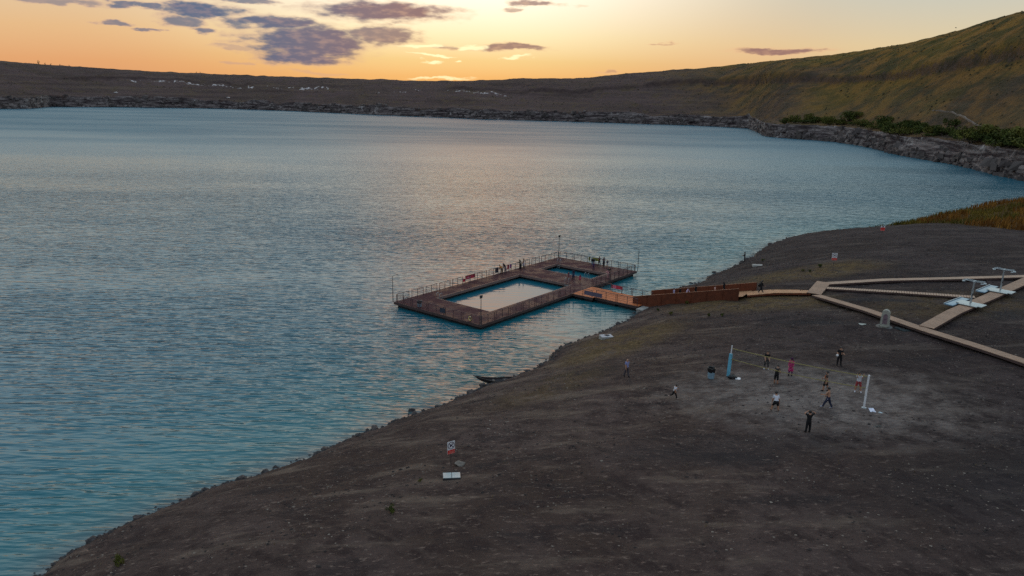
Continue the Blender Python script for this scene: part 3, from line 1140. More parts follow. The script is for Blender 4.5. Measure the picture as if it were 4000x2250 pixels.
mb = MB()
n = int(RLEN / .16)
for i in range(n):
    a, b = RLEN * i / n, RLEN * (i + 1) / n - .012
    za, zb = rz_at(a), rz_at(b)
    mb.hexa([(a, -RW + .05, za - .05), (b, -RW + .05, zb - .05), (b, RW - .05, zb - .05), (a, RW - .05, za - .05)],
            [(a, -RW + .05, za), (b, -RW + .05, zb), (b, RW - .05, zb), (a, RW - .05, za)])
tag(mb.build('planking', M_WOODW, ramp), 'warm brown ramp boards', kind='stuff')
for side in (-1, 1):
    y0 = side * RW
    x_off = -.55 if side < 0 else .5
    for i in range(7):
        a = RLEN * i / 7 + x_off
        b = RLEN * (i + 1) / 7 + x_off
        lo, hi = (.95, 1.12)
        w = MB().hexa([(a, y0 - .03, rz_at(a) - lo), (b - .03, y0 - .03, rz_at(b) - lo), (b - .03, y0 + .03, rz_at(b) - lo), (a, y0 + .03, rz_at(a) - lo)],
                      [(a, y0 - .03, rz_at(a) + hi), (b - .03, y0 - .03, rz_at(b) + hi), (b - .03, y0 + .03, rz_at(b) + hi), (a, y0 + .03, rz_at(a) + hi)])
        pn = w.build('side_panel', M_CORTEN, ramp)
        MB().box(b - .07, b + .04, y0 + side * .032, y0 + side * .09, rz_at(b) - .9, rz_at(b) + 1.10).build('rib', M_CORTEN, pn)
        MB().hexa([(a, y0 - .05, rz_at(a) + hi + .002), (b - .03, y0 - .05, rz_at(b) + hi + .002), (b - .03, y0 + .05, rz_at(b) + hi + .002), (a, y0 + .05, rz_at(a) + hi + .002)],
                  [(a, y0 - .05, rz_at(a) + hi + .035), (b - .03, y0 - .05, rz_at(b) + hi + .035), (b - .03, y0 + .05, rz_at(b) + hi + .035), (a, y0 + .05, rz_at(a) + hi + .035)]).build('cap_rail', M_CORTEN_EDGE, pn)


def resample(pts, step):
    P = [Vector(p) for p in pts]
    d = [0.0]
    for a, b in zip(P[:-1], P[1:]):
        d.append(d[-1] + (b - a).length)
    n = max(1, int(round(d[-1] / step)))
    out = []
    for i in range(n + 1):
        q = d[-1] * i / n
        k = max(j for j in range(len(d)) if d[j] <= q + 1e-9)
        k = min(k, len(P) - 2)
        f = (q - d[k]) / (d[k + 1] - d[k])
        out.append(P[k].lerp(P[k + 1], f))
    return out


def boardwalk(pts, width, label, m, drop=.22, pitch=.16, gap=.012, singles=False, group='timber boardwalks across the beach'):
    """planks laid across a path on two edge beams"""
    o = tag(empty('boardwalk', pts[0]), label, 'boardwalk', group)
    org = Vector(pts[0])
    P = [p - org for p in resample(pts, pitch)]
    mb = MB()
    shared = None
    for i in range(len(P) - 1):
        a, b = P[i], P[i + 1]
        d = (b - a)
        L = d.length
        d.normalize()
        s = Vector((d.y, -d.x, 0)).normalized() * width / 2
        b2 = a + d * (L - gap)
        dn = Vector((0, 0, -.045))
        jz = Vector((0, 0, random.uniform(-.006, .006)))
        if singles:
            if shared is None:
                shared = MB().box(0, L - gap, -width / 2, width / 2, -.05, 0).mesh('slat', m)
            sl = link_mesh('slat', shared, o, None, a + jz)
            sl.rotation_euler = (0, -math.asin(d.z), math.atan2(d.y, d.x))
        else:
            mb.hexa([a - s + dn + jz, a + s + dn + jz, b2 + s + dn + jz, b2 - s + dn + jz], [a - s + jz, a + s + jz, b2 + s + jz, b2 - s + jz])
    if not singles:
        tag(mb.build('planking', m, o), 'cross laid boards', kind='stuff')
    Q = [p - org for p in resample(pts, 2.4)]
    for i in range(len(Q) - 1):
        a, b = Q[i], Q[i + 1]
        d = (b - a).normalized()
        s = Vector((d.y, -d.x, 0)).normalized() * (width / 2 - .05)
        for k in (-1, 1):
            z = Vector((0, 0, -.055 - drop / 2))
            MB().bar(a + s * k + z, b + s * k + z, .07, drop).build('edge_beam', M_CORTEN if m is M_WOODW else M_FASCIA, o)
    return o


boardwalk([(32.5, 99.3, 4.73), (35.8, 98.6, 5.32), (38.95, 97.1, 5.76), (40.2, 96.0, 6.02)], 1.95, 'warm brown boardwalk between the rusty ramp and the fork of the paths', M_WOODW)
boardwalk([(39.9, 94.9, 6.10), (43.6, 100.9, 6.22)], 1.8, 'short wide boardwalk joining the paths at the fork', M_WOOD)
boardwalk([(43.9, 100.35, 6.19), (52.5, 101.4, 6.62), (61.9, 101.1, 7.12), (71.8, 101.5, 7.52), (79.5, 102.4, 7.58)], 1.15, 'narrow pale boardwalk farthest from the volleyball court', M_WOOD2)
boardwalk([(42.9, 98.0, 6.13), (49.93, 93.6, 6.92), (58.0, 89.9, 7.40)], 1.1, 'middle slatted path with open gaps ending at the showers', M_WOOD2, singles=True, pitch=.30, gap=.045, drop=.2)
boardwalk([(40.0, 94.3, 6.06), (42.2, 85.0, 6.86), (44.3, 76.2, 7.30), (46.5, 71.0, 7.42), (48.3, 66.0, 7.54), (50.5, 58.0, 7.65)], 1.35, 'long boardwalk passing behind the stone fountain to the right edge', M_WOOD)
boardwalk([(44.95, 76.9, 7.34), (51.4, 82.9, 7.46), (59.2, 89.2, 7.60), (69.4, 97.9, 7.66), (76.6, 104.3, 7.66), (84, 110.8, 7.66)], 1.5, 'boardwalk running past the two showers to the right edge', M_WOOD)


# ------------------------------------------------------------------ showers
M_TRAY = mat('wet_pale_tray', (.36, .40, .40), .22, .15, 2.0, rvar=.12)
M_SHBLUE = mat('blue_wet_slab', (.11, .21, .30), .18, .3, 1.5, rvar=.1)


def make_shower(x, y, z, rz, label):
    o = tag(empty('beach_shower', (x, y, z), rz), label, 'shower', 'beach showers on the boardwalk')
    # +x runs along the boardwalk, +y to its lake side
    MB().hexa([(-.8, -1.5, -.02), (.85, -1.5, -.02), (.85, 1.3, -.02), (-.8, 1.3, -.02)],
              [(-.8, -1.5, .06), (.85, -1.5, .06), (.85, 1.3, .06), (-.8, 1.3, .06)]).build('tray', M_TRAY, o)
    MB().box(-1.2, -.815, -1.1, .9, -.02, .055).build('step', M_TRAY, o)
    MB().box(-2.4, 2.6, 1.0, 1.95, -.16, -.05).build('drain_slab', M_SHBLUE, o)
    MB().box(-2.4, 2.6, 1.96, 2.06, -.16, .03).build('kerb', M_STEEL, o)
    for sx in (-.17, .17):
        MB().tube([(sx, 0, .06), (sx, 0, 1.3), (sx, 0, 2.75)], .055, 8).build('column', M_STEEL, o)
    for zz in (.45, .95, 1.45, 1.95, 2.45):
        MB().box(-.17, .17, -.03, .03, zz, zz + .06).build('cross_bar', M_STEEL, o)
    MB().box(-.12, .12, -.09, -.05, 1.0, 1.25).build('valve_box', M_DARKST, o)
    MB().box(-.45, .45, -.06, .06, 2.75, 2.83).build('head_beam', M_STEEL, o)
    for ax, ay in ((-.42, 1.0), (.42, 1.0), (-.42, -1.0), (.42, -1.0), (0, 1.15), (0, -1.15)):
        arm = MB().tube([(ax * .9, 0, 2.80), (ax, ay * .98, 2.86), (ax, ay, 2.84), (ax, ay, 2.72)], .026, 6).build('shower_arm', M_STEEL, o)
        MB().lathe([(.04, .05), (.17, .02), (.18, 0), (.17, -.015)], 12, (ax, ay, 2.68)).build('shower_head', M_STEEL, arm)
    return o


make_shower(54.9, 85.75, 7.62, math.atan2(6.3, 7.8), 'steel multi head beach shower on a pale tray nearer the volleyball court')
make_shower(62.4, 92.0, 7.72, math.atan2(8.7, 10.2), 'steel multi head beach shower on a pale tray farther along the boardwalk')

# ------------------------------------------------------------------ stone fountain
fx, fy = 41.55, 79.1
fz = gz(fx, fy)
fo = tag(empty('stone_fountain', (fx, fy, fz), 2.6), 'pale stone drinking fountain with rounded arched top beside the long boardwalk', 'fountain')
M_STONE = mat('pale_stone', (.27, .27, .235), .85, .22, 3.0, bump=.4, bscale=14)
MB().lathe([(.86, -.3), (.88, .06), (.80, .12)], 20).build('plinth', mat('dark_plinth', (.10, .10, .095), .7, .3), fo)
mb = MB()
W_, D_ = .50, .36
out = [(-W_, .12)] + [(-W_ * .82, 1.5)]
for a in np.linspace(math.pi, 0, 11):
    out.append((W_ * .82 * math.cos(a), 1.55 + W_ * .95 * math.sin(a)))
out += [(W_ * .82, 1.5), (W_, .12)]
nn = len(out)
for yy in (-D_, D_):
    mb.v += [(x, yy * (1 - .12 * max(0, z - .12)), z) for x, z in out]
mb.f += [tuple(range(nn)), tuple(reversed(range(nn, 2 * nn)))] + [(i, (i + 1) % nn, (i + 1) % nn + nn, i + nn) for i in range(nn)]
body = mb.build('body', M_STONE, fo)
mb = MB()
inn = [(-.24, .42), (-.22, 1.3)] + [(.22 * math.cos(a), 1.32 + .26 * math.sin(a)) for a in np.linspace(math.pi, 0, 9)] + [(.22, 1.3), (.24, .42)]
nn = len(inn)
for yy in (D_ * .62, D_ * .99):
    mb.v += [(x, yy * (1 - .02 * z), z) for x, z in inn]
mb.f += [tuple(range(nn)), tuple(reversed(range(nn, 2 * nn)))] + [(i, (i + 1) % nn, (i + 1) % nn + nn, i + nn) for i in range(nn)]
mb.build('niche', mat('mauve_stone', (.15, .105, .125), .8, .3, 4.0), body)
MB().tube([(0, .30, 1.0), (0, .52, 1.0), (0, .56, .90)], .03, 6).build('spout', M_DARKST, fo)
MB().lathe([(.40, .12), (.46, .30), (.40, .31), (.34, .20)], 16, (0, .42, 0)).build('basin', M_STONE, fo)
# wet puddles round the fountain
M_PUD = mat('puddle_water', (.045, .06, .065), .04, .2, 1.0, spec=.6)


def puddle(x, y, rx, ry, rot, label):
    n = 26
    vs = []
    for k in range(n):
        a = 2 * math.pi * k / n
        q = 1 + .22 * math.sin(3 * a + x) + .15 * math.sin(5 * a + y)
        px, py = rx * q * math.cos(a), ry * q * math.sin(a)
        X_, Y_ = x + px * math.cos(rot) - py * math.sin(rot), y + px * math.sin(rot) + py * math.cos(rot)
        vs.append((X_, Y_))
    zz_ = max(gz(*p) for p in vs) + .012
    mb = MB()
    mb.add([(a, b, zz_) for a, b in vs] + [(a, b, zz_ - .35) for a, b in vs],
           [tuple(range(n))] + [(k, (k + 1) % n, (k + 1) % n + n, k + n) for k in range(n)])
    o = mb.build('puddle', M_PUD)
    return tag(o, label, 'puddle', 'puddles round the fountain')


puddle(42.9, 77.7, .9, .32, -1.0, 'bright puddle on the right of the stone fountain')
puddle(39.6, 80.2, .42, .28, .2, 'small bright puddle on the left of the stone fountain')

# ================================================================== volleyball court
PA = Vector((20.47, 65.42, gz(20.47, 65.42)))
PB = Vector((29.13, 56.67, gz(29.13, 56.67)))
M_BLUEPAD = mat('blue_pad', (.11, .36, .50), .55, .18, 3.0)
nd = (PB - PA)
NANG = math.atan2(nd.y, nd.x)
NLEN = math.hypot(nd.x, nd.y)
lp = tag(empty('net_post', PA, NANG), 'volleyball post wrapped in blue padding with a white top', 'net post')
MB().lathe([(.22, -.1), (.22, .03), (.08, .05)], 12).build('foot', M_DARKST, lp)
MB().tube([(0, 0, .04), (.02, .06, 1.5), (.04, .10, 3.05)], [.065, .06, .055], 10).build('pole', M_WHITE, lp)
MB().hexa([(-.12, -.12, .06), (.12, -.12, .06), (.12, .12, .06), (-.12, .12, .06)],
          [(-.10, -.03, 2.25), (.13, -.03, 2.25), (.13, .20, 2.25), (-.10, .20, 2.25)]).build('padding', M_BLUEPAD, lp)
rp = tag(empty('net_post', PB, NANG), 'white bare volleyball post on the right of the net', 'net post')
MB().lathe([(.20, -.1), (.20, .03), (.08, .05)], 12).build('foot', M_STEEL, rp)
MB().tube([(0, 0, .04), (.0, .02, 1.5), (.02, .04, 2.85)], [.085, .08, .075], 10).build('pole', M_WHITE, rp)
net = tag(empty('volleyball_net', PA, NANG), 'volleyball net with yellow top and bottom bands between the posts', 'net')
M_BAND = mat('yellow_tape', (.27, .235, .09), .6, .2, 6.0)
M_CORD = mat('net_cord', (.22, .22, .20), .8, .2, 6.0)
dz_ = PB.z - PA.z


def net_pt(x, k):
    """x along the net, k = 0 bottom .. 1 top"""
    f = x / NLEN
    top = 2.82 + (2.72 + dz_ - 2.82) * f - .14 * math.sin(math.pi * f)
    bot = 1.72 + (1.66 + dz_ - 1.72) * f - .20 * math.sin(math.pi * f)
    return Vector((x, .05 + .03 * math.sin(3 * f), bot + (top - bot) * k))


for nm, k0, k1, w in (('top_band', .945, 1.0, .02), ('bottom_band', 0, .05, .016)):
    mb = MB()
    for i in range(24):
        a, b = .14 + (NLEN - .28) * i / 24, .14 + (NLEN - .28) * (i + 1) / 24
        p0, p1, q0, q1 = net_pt(a, k0), net_pt(b, k0), net_pt(a, k1), net_pt(b, k1)
        e = Vector((0, w / 2, 0))
        mb.hexa([p0 - e, p1 - e, p1 + e, p0 + e], [q0 - e, q1 - e, q1 + e, q0 + e])
    mb.build(nm, M_BAND, net)
mb = MB()
for i in range(1, 80):
    x = .14 + (NLEN - .28) * i / 80
    mb.tube([net_pt(x, .04), net_pt(x, .95)], .0045, 3, caps=False)
for j in range(1, 8):
    mb.tube([net_pt(.14 + (NLEN - .28) * i / 12, j / 8) for i in range(13)], .0045, 3, caps=False)
tag(mb.build('mesh', M_CORD, net), kind='stuff')
for x, P in ((.02, 0), (NLEN - .02, 1)):
    MB().tube([net_pt(.14 if x < 1 else NLEN - .14, .97), Vector((x, .06, net_pt(x, .97).z))], .012, 5).build('tie_rope', M_BAND, net)
    MB().tube([net_pt(.14 if x < 1 else NLEN - .14, .03), Vector((x, .04, net_pt(x, .03).z))], .012, 5).build('tie_rope', M_BAND, net)


def ground_pt(x, y, lift=0.0):
    return Vector((x, y, gz(x, y) + lift))


M_SKYBIN = mat('pale_blue_drum', (.17, .27, .34), .6, .18, 3.0)
make_bin(ground_pt(18.82, 65.28), 'pale blue drum bin with bulging black bag beside the volleyball court', M_SKYBIN, M_BLACK, hgt=1.05)


def lump(mb, c, rx, ry, rz_, n=8, seed=0, rough=.25):
    rows = [(math.sin(math.pi * k / 5), -math.cos(math.pi * k / 5)) for k in range(6)]
    vs, fs = [], []
    rr = random.Random(seed)
    for r, z in rows:
        for k in range(n):
            a = 2 * math.pi * k / n
            q = 1 + rr.uniform(-rough, rough)
            vs.append((c[0] + rx * r * q * math.cos(a), c[1] + ry * r * q * math.sin(a), c[2] + rz_ * z * (1 + rr.uniform(-rough, rough) * .5)))
    for i in range(5):
        for k in range(n):
            fs.append((i * n + k, i * n + (k + 1) % n, (i + 1) * n + (k + 1) % n, (i + 1) * n + k))
    return mb.add(vs, fs)


bgp = ground_pt(20.62, 64.78)
bo = tag(empty('sports_bag', bgp, .4), 'black bag dumped at the foot of the blue padded post', 'bag')
lump(MB(), (0, 0, .17), .42, .24, .22, 9, 3, .18).build('body', M_BLACK, bo)
lump(MB(), (.32, -.16, .12), .20, .17, .15, 8, 5, .22).build('side_pocket', M_BLACK, bo)
MB().tube([(-.25, 0, .33), (-.1, .02, .46), (.1, .0, .46), (.25, 0, .33)], .02, 5).build('strap', M_DARKST, bo)


def crumpled(name, p, w, d, h, m, label, cat, seed=1):
    """sheet of cloth or card lying unevenly, with thickness"""
    n = 7
    rr = random.Random(seed)
    top, vs, fs = [], [], []
    for j in range(n):
        for i in range(n):
            x, y = (i / (n - 1) - .5) * w, (j / (n - 1) - .5) * d
            ex = 1 - .25 * abs(rr.gauss(0, .5))
            vs.append((x * ex, y * ex, .02 + abs(rr.gauss(0, h)) * (1 - .5 * max(abs(x / w), abs(y / d)) * 2)))
    k = n * n
    vs += [(x, y, 0) for x, y, z in vs]
    for j in range(n - 1):
        for i in range(n - 1):
            a = j * n + i
            fs.append((a, a + 1, a + n + 1, a + n))
            fs.append((a + k, a + n + k, a + n + 1 + k, a + 1 + k))
    rimv = [i for i in range(n)] + [j * n + n - 1 for j in range(1, n)] + [(n - 1) * n + i for i in range(n - 2, -1, -1)] + [j * n for j in range(n - 2, 0, -1)]
    for a, b in zip(rimv, rimv[1:] + rimv[:1]):
        fs.append((a, b, b + k, a + k))
    o = MB().add(vs, fs).build(name, m, loc=p, rz=rr.uniform(0, 3))
    return tag(o, label, cat)


M_CLOTH = mat('white_cloth', (.62, .66, .78), .8, .12, 5.0)
crumpled('paper_sheet', ground_pt(21.15, 64.62), .62, .5, .012, M_WHITE, 'white sheet lying beside the black bag at the blue post', 'paper', 2)
crumpled('white_shirt', ground_pt(29.50, 56.05), .85, .45, .06, M_CLOTH, 'crumpled white shirt on the ground beside the white net post', 'shirt', 3)
crumpled('small_wrapper', ground_pt(29.9, 55.45), .30, .2, .02, mat('pale_blue_wrapper', (.45, .56, .60), .5), 'small pale wrapper on the ground past the crumpled white shirt', 'wrapper', 4)
crumpled('dark_rag', ground_pt(28.3, 52.6), .75, .28, .04, M_BLACK, 'dark rag on the ground to the right of the court', 'rag', 5)


# ================================================================== signs, covers, boat
def sign(x, y, rz, label, h0=.95, w=.62, hh=.98, red=.36):
    p = ground_pt(x, y)
    o = tag(empty('warning_sign', p, rz), label, 'sign')
    MB().tube([(0, .03, -.2), (0, .03, h0 + hh - .1)], .03, 8).build('post', M_DARKST, o)
    pn = MB().box(-w / 2, w / 2, -.02, .0, h0, h0 + hh).build('panel', M_WHITE, o)
    rb = MB().box(-w / 2 + .01, w / 2 - .01, -.026, -.0205, h0 + .01, h0 + hh * red - .03).build('red_field', mat('sign_red', (.50, .035, .03), .5, .12), pn)
    MB().box(-w / 2 + .06, w / 2 - .06, -.030, -.0265, h0 + .06, h0 + .10).build('text_line', mat('sign_pale_red', (.62, .22, .18), .5, .1), pn)
    MB().box(-w / 2 + .10, w / 2 - .10, -.030, -.0265, h0 + .17, h0 + .20).build('text_line', mat('sign_pale_red', (.62, .22, .18), .5, .1), pn)
    # prohibition ring with a swimmer struck through
    mk = mat('sign_dark', (.035, .022, .055), .5, .1)
    cz = h0 + hh * (red + (1 - red) * .50)
    r = min(w, hh * (1 - red)) * .42
    ring = [(r * math.cos(a), -.024, cz + r * math.sin(a)) for a in np.linspace(0, 2 * math.pi, 25)]
    MB().tube(ring, .022, 5, caps=False).build('ring', mk, pn)
    MB().bar((-r * .7, -.024, cz + r * .7), (r * .7, -.024, cz - r * .7), .012, .045).build('slash', mk, pn)
    MB().bar((-r * .45, -.026, cz - r * .40), (r * .30, -.026, cz + r * .22), .012, .085).build('swimmer_body', mk, pn)
    MB().bar((-r * .05, -.026, cz - r * .02), (-r * .50, -.026, cz + r * .28), .012, .05).build('swimmer_arm', mk, pn)
    MB().lathe([(.0, -.05), (.05, -.03), (.065, 0), (.05, .03), (0, .05)], 8, (r * .45, -.022, cz + r * .36), 1, .3).build('swimmer_head', mk, pn)
    return o


sign(-4.19, 49.24, .62, 'white and red no swimming sign standing on the bare slope nearest the camera')
sign(50.15, 113.37, -.10, 'white and red no swimming sign beyond the boardwalk fork', h0=1.25, w=.8, hh=1.15)
sign(73.05, 145.33, -.3, 'small faraway warning sign near the far end of the beach', h0=.7, w=.8, hh=1.0, red=.7)

M_COVER = mat('zinc_cover', (.30, .37, .38), .4, .15, 3.0)


def cover(x, y, rz, w, d, hgt, label, m, base=M_CONC, ring=False):
    p = ground_pt(x, y)
    zlo = min(gz(x + a, y + b) for a in (-w / 2, w / 2) for b in (-d / 2, d / 2))
    o = tag(empty('access_cover', p, rz), label, 'access cover')
    MB().box(-w / 2, w / 2, -d / 2, d / 2, zlo - p.z - .2, hgt).build('frame', base, o)
    for k in (0, 1):
        x0 = -w / 2 + .03 + k * (w / 2 - .01)
        MB().box(x0, x0 + w / 2 - .05, -d / 2 + .03, d / 2 - .03, hgt + .002, hgt + .03).build('lid', m, o)
    if ring:
        lump(MB(), (.1, .05, hgt + .08), .32, .22, .08, 8, 4).build('handle', M_DARKST, o)
    return o


cover(-3.95, 46.9, .12, 1.25, .8, .16, 'low two leaf zinc cover below the near warning sign', M_COVER, M_DARKST)
cover(11.6, 85.9, .25, 1.5, 1.1, .30, 'pale concrete pit cover near the shore below the ramp', mat('pale_lid', (.34, .35, .38), .6), M_CONC, True)
cover(42.75, 126.3, -.1, 1.8, 1.1, .12, 'pale flat slab on the far beach near the water', M_CONC)

# rowing boat drawn up at the waterline
bx_, by_ = -1.7, 76.2
bo = tag(empty('rowing_boat', (bx_, by_, .12), -2.95), 'small dark wooden boat with raised bow drawn up at the waterline', 'boat')
mb = MB()
NS, NR = 13, 9
prof = []
for i in range(NS):
    f = i / (NS - 1)
    x = (f - .5) * 4.6
    w = .62 * math.sin(math.pi * min(.5, .16 + .46 * (1 - f) ** .9)) * (1 if f < .97 else .25) * (1 - .80 * max(0, f - .55) / .45)
    sheer = .34 + .62 * max(0, f - .4) ** 1.7 / .6 ** 1.7
    for k in range(NR):
        a = math.pi * k / (NR - 1)
        mb.v.append((x + .25 * max(0, f - .8) * abs(math.cos(a)), -w * math.cos(a), sheer - (sheer + .12) * (1 - max(0, (f - .5) / .5) ** 1.6) * math.sin(a) ** .8))
for i in range(NS - 1):
    for k in range(NR - 1):
        a = i * NR + k
        mb.f.append((a, a + 1, a + NR + 1, a + NR))
mb.f.append(tuple(range(NR)))
hull = mb.build('hull', mat('tarred_wood', (.022, .018, .020), .55, .3, 3.0), bo)
hull.modifiers.new('thickness', 'SOLIDIFY').thickness = .045
for x in (-1.1, .1, 1.0):
    MB().box(x - .13, x + .13, -.46 + .1 * max(0, x), .46 - .1 * max(0, x), .20, .235).build('thwart', mat('grey_thwart', (.07, .06, .055), .7), bo)
for sgn in (-1, 1):
    mb = MB()
    mb.tube([Vector(hull.data.vertices[i * NR + (0 if sgn < 0 else NR - 1)].co) for i in range(NS)], .03, 5)
    mb.build('gunwale', mat('grey_thwart', (.07, .06, .055), .7), bo)

# ================================================================== boulders along the shore
M_ROCK = [mat('dark_shore_rock', (.030, .026, .028), .7, .35, 2.0, bump=.5, bscale=6), mat('brown_shore_rock', (.060, .047, .044), .8, .35, 2.0, bump=.5, bscale=6)]


def rock_mesh(seed, m):
    bm = bmesh.new()
    bmesh.ops.create_icosphere(bm, subdivisions=2, radius=1.0)
    for v in bm.verts:
        n = mnoise.noise(v.co * 1.3 + Vector((seed * 7.1, 0, 0))) * .45 + mnoise.noise(v.co * 3.1 + Vector((0, seed * 3.3, 0))) * .16
        v.co *= 1 + n
        v.co.z *= .72
    me = bpy.data.meshes.new('boulder')
    bm.to_mesh(me)
    bm.free()
    me.materials.append(m)
    return me


ROCKS = [rock_mesh(k, M_ROCK[k % 2]) for k in range(6)]
rocks = [(-9.7, 68.6, .42, 'round dark boulder standing in the water off the near shore'),
         (-9.3, 67.2, .34, 'dark boulder at the waterline in front of the round one in the water'),
         (-7.2, 68.9, .32, 'single dark boulder at the waterline between the boat and the round boulder'),
         (-12.6, 63.9, .42, 'squat dark boulder at the waterline left of the round boulder in the water'),
         (-11.2, 65.6, .22, 'small dark boulder beside the squat boulder at the waterline'),
         (-16.2, 59.7, .38, 'dark boulder at the waterline above the near warning sign to the left'),
         (-20.2, 55.6, .36, 'dark boulder on the lower left shoreline, rightmost of three'),
         (-21.6, 54.2, .45, 'large dark boulder on the lower left shoreline, middle of three'),
         (-24.2, 51.6, .42, 'dark boulder on the lower left shoreline, leftmost of three'),
         (-27.0, 48.0, .34, 'dark boulder near the bottom left end of the shoreline'),
         (-28.8, 45.2, .40, 'dark boulder closest to the bottom left corner of the shore'),
         (-4.1, 72.6, .45, 'dark boulder at the waterline just left of the boat bow'),
         (-2.9, 74.3, .40, 'pale brown boulder beside the boat'),
         (44.0, 139.0, .60, 'dark boulder at the waterline under the lone figure on the far shore'),
         (45.6, 141.6, .40, 'dark boulder in the water past the lone figure on the far shore'),
         (36.8, 131.6, .42, 'dark boulder in the shallows behind the rusty ramp'),
         (30.6, 123.2, .36, 'dark boulder at the shore just behind the rusty ramp'),
         (55.2, 156.6, .55, 'dark boulder on the far point of the beach'),
         (-3.55, 49.15, .34, 'flat pale stone beside the near warning sign')]
for k, (x, y, r, lb) in enumerate(rocks):
    o = link_mesh('boulder', ROCKS[k % 6], None, None, (x, y, max(gz(x, y), -.12) + r * .22), k * 1.7)
    o.scale = (r, r * (.8 + .3 * ((k * 37) % 10) / 10), r)
    tag(o, lb, 'boulder', 'boulders along the shore')
flat = bpy.data.objects[o.name]
flat.data = rock_mesh(9, mat('pale_stone', (.42, .42, .37)))
flat.data.materials[0] = mat('dusty_stone', (.13, .115, .10), .9, .2, 3.0)
flat.scale = (.42, .34, .16)
# small stones of the waterline: uncountable
rr = np.random.default_rng(11)
pts = []
seg = SHORE_LINE
for k in range(len(seg) - 1):
    (ax, ay), (bx, by) = seg[k], seg[k + 1]
    if ay < 34 or ay > 176:
        continue
    L = math.hypot(bx - ax, by - ay)
    for _ in range(int(L * (10.0 if ay < 110 else 5.0))):
        f = rr.random()
        off_ = rr.normal(.15, .38)
        nx_, ny_ = (by - ay) / L, -(bx - ax) / L
        pts.append((ax + (bx - ax) * f + nx_ * off_, ay + (by - ay) * f + ny_ * off_, abs(rr.normal(.07, .09)) + .03))


def stone_field(name, P, m, label, squash=.6):
    """one mesh of small irregular octahedral stones"""
    P = np.array(P)
    base = np.array([(1, 0, 0), (0, 1, 0), (-1, 0, 0), (0, -1, 0), (0, 0, 1), (0, 0, -1), (.7, .7, .25), (-.7, .7, .2)])[:6]
    F = np.array([(0, 1, 4), (1, 2, 4), (2, 3, 4), (3, 0, 4), (1, 0, 5), (2, 1, 5), (3, 2, 5), (0, 3, 5)])
    n = len(P)
    ang = rr.random(n) * 6.28
    s = P[:, 2]
    v = base[None] * (1 + rr.uniform(-.3, .3, (n, 6, 1)))
    c, q = np.cos(ang)[:, None], np.sin(ang)[:, None]
    X = (v[..., 0] * c - v[..., 1] * q) * s[:, None] * rr.uniform(.8, 1.5, (n, 1)) + P[:, 0, None]
    Y = (v[..., 0] * q + v[..., 1] * c) * s[:, None] + P[:, 1, None]
    z0 = np.maximum(ground_z(P[:, 0], P[:, 1]), -.06)
    Z = v[..., 2] * s[:, None] * squash + z0[:, None] + s[:, None] * .15
    V = np.stack([X, Y, Z], -1).reshape(-1, 3)
    FF = (F[None] + (np.arange(n) * 6)[:, None, None]).reshape(-1, 3)
    return tag(link_mesh(name, np_mesh(name, V, FF, m, smooth=False)), label, kind='stuff')


stone_field('shore_stones', pts, M_ROCK[0], 'dark cobbles strewn along the waterline', .7)
# pale grit and dry straw lying on the beach
N_ = 26000
gx = rr.uniform(-34, 78, N_)
gy = rr.uniform(36, 150, N_)
dd = shore_dist(gx, gy)
clump = vnoise(gx / 3.0, gy / 3.0, 8) + .7 * vnoise(gx / 11.0, gy / 11.0, 12)
ok = (dd > 1.0) & (clump > -.25 + .5 * rr.random(N_))
P = np.stack([gx, gy, np.abs(rr.normal(.035, .02, N_)) + .012], -1)[ok]
kk = len(P) // 2
stone_field('pale_grit', P[:kk], mat('pale_grit', (.17, .14, .115), .9, .3, .5), 'pale small stones scattered over the beach', .35)
stone_field('dark_clods', np.stack([P[kk:, 0], P[kk:, 1], P[kk:, 2] * 1.5], -1), mat('dark_clod', (.024, .018, .017), .95, .3, .5), 'dark soil clods scattered over the beach', .5)

# ================================================================== people
SKIN = mat('skin', (.34, .18, .115), .6, .08, 6.0)
HAIRM = mat('black_hair', (.012, .010, .010), .5, .3, 20.0)
_cl = {}


def cloth(c):
    if c not in _cl:
        _cl[c] = mat('cloth_%02d' % len(_cl), c, .85, .16, 7.0, spec=.15)
    return _cl[c]


BLACK, NAVY, WHITE = (.014, .014, .016), (.022, .028, .055), (.50, .51, .56)


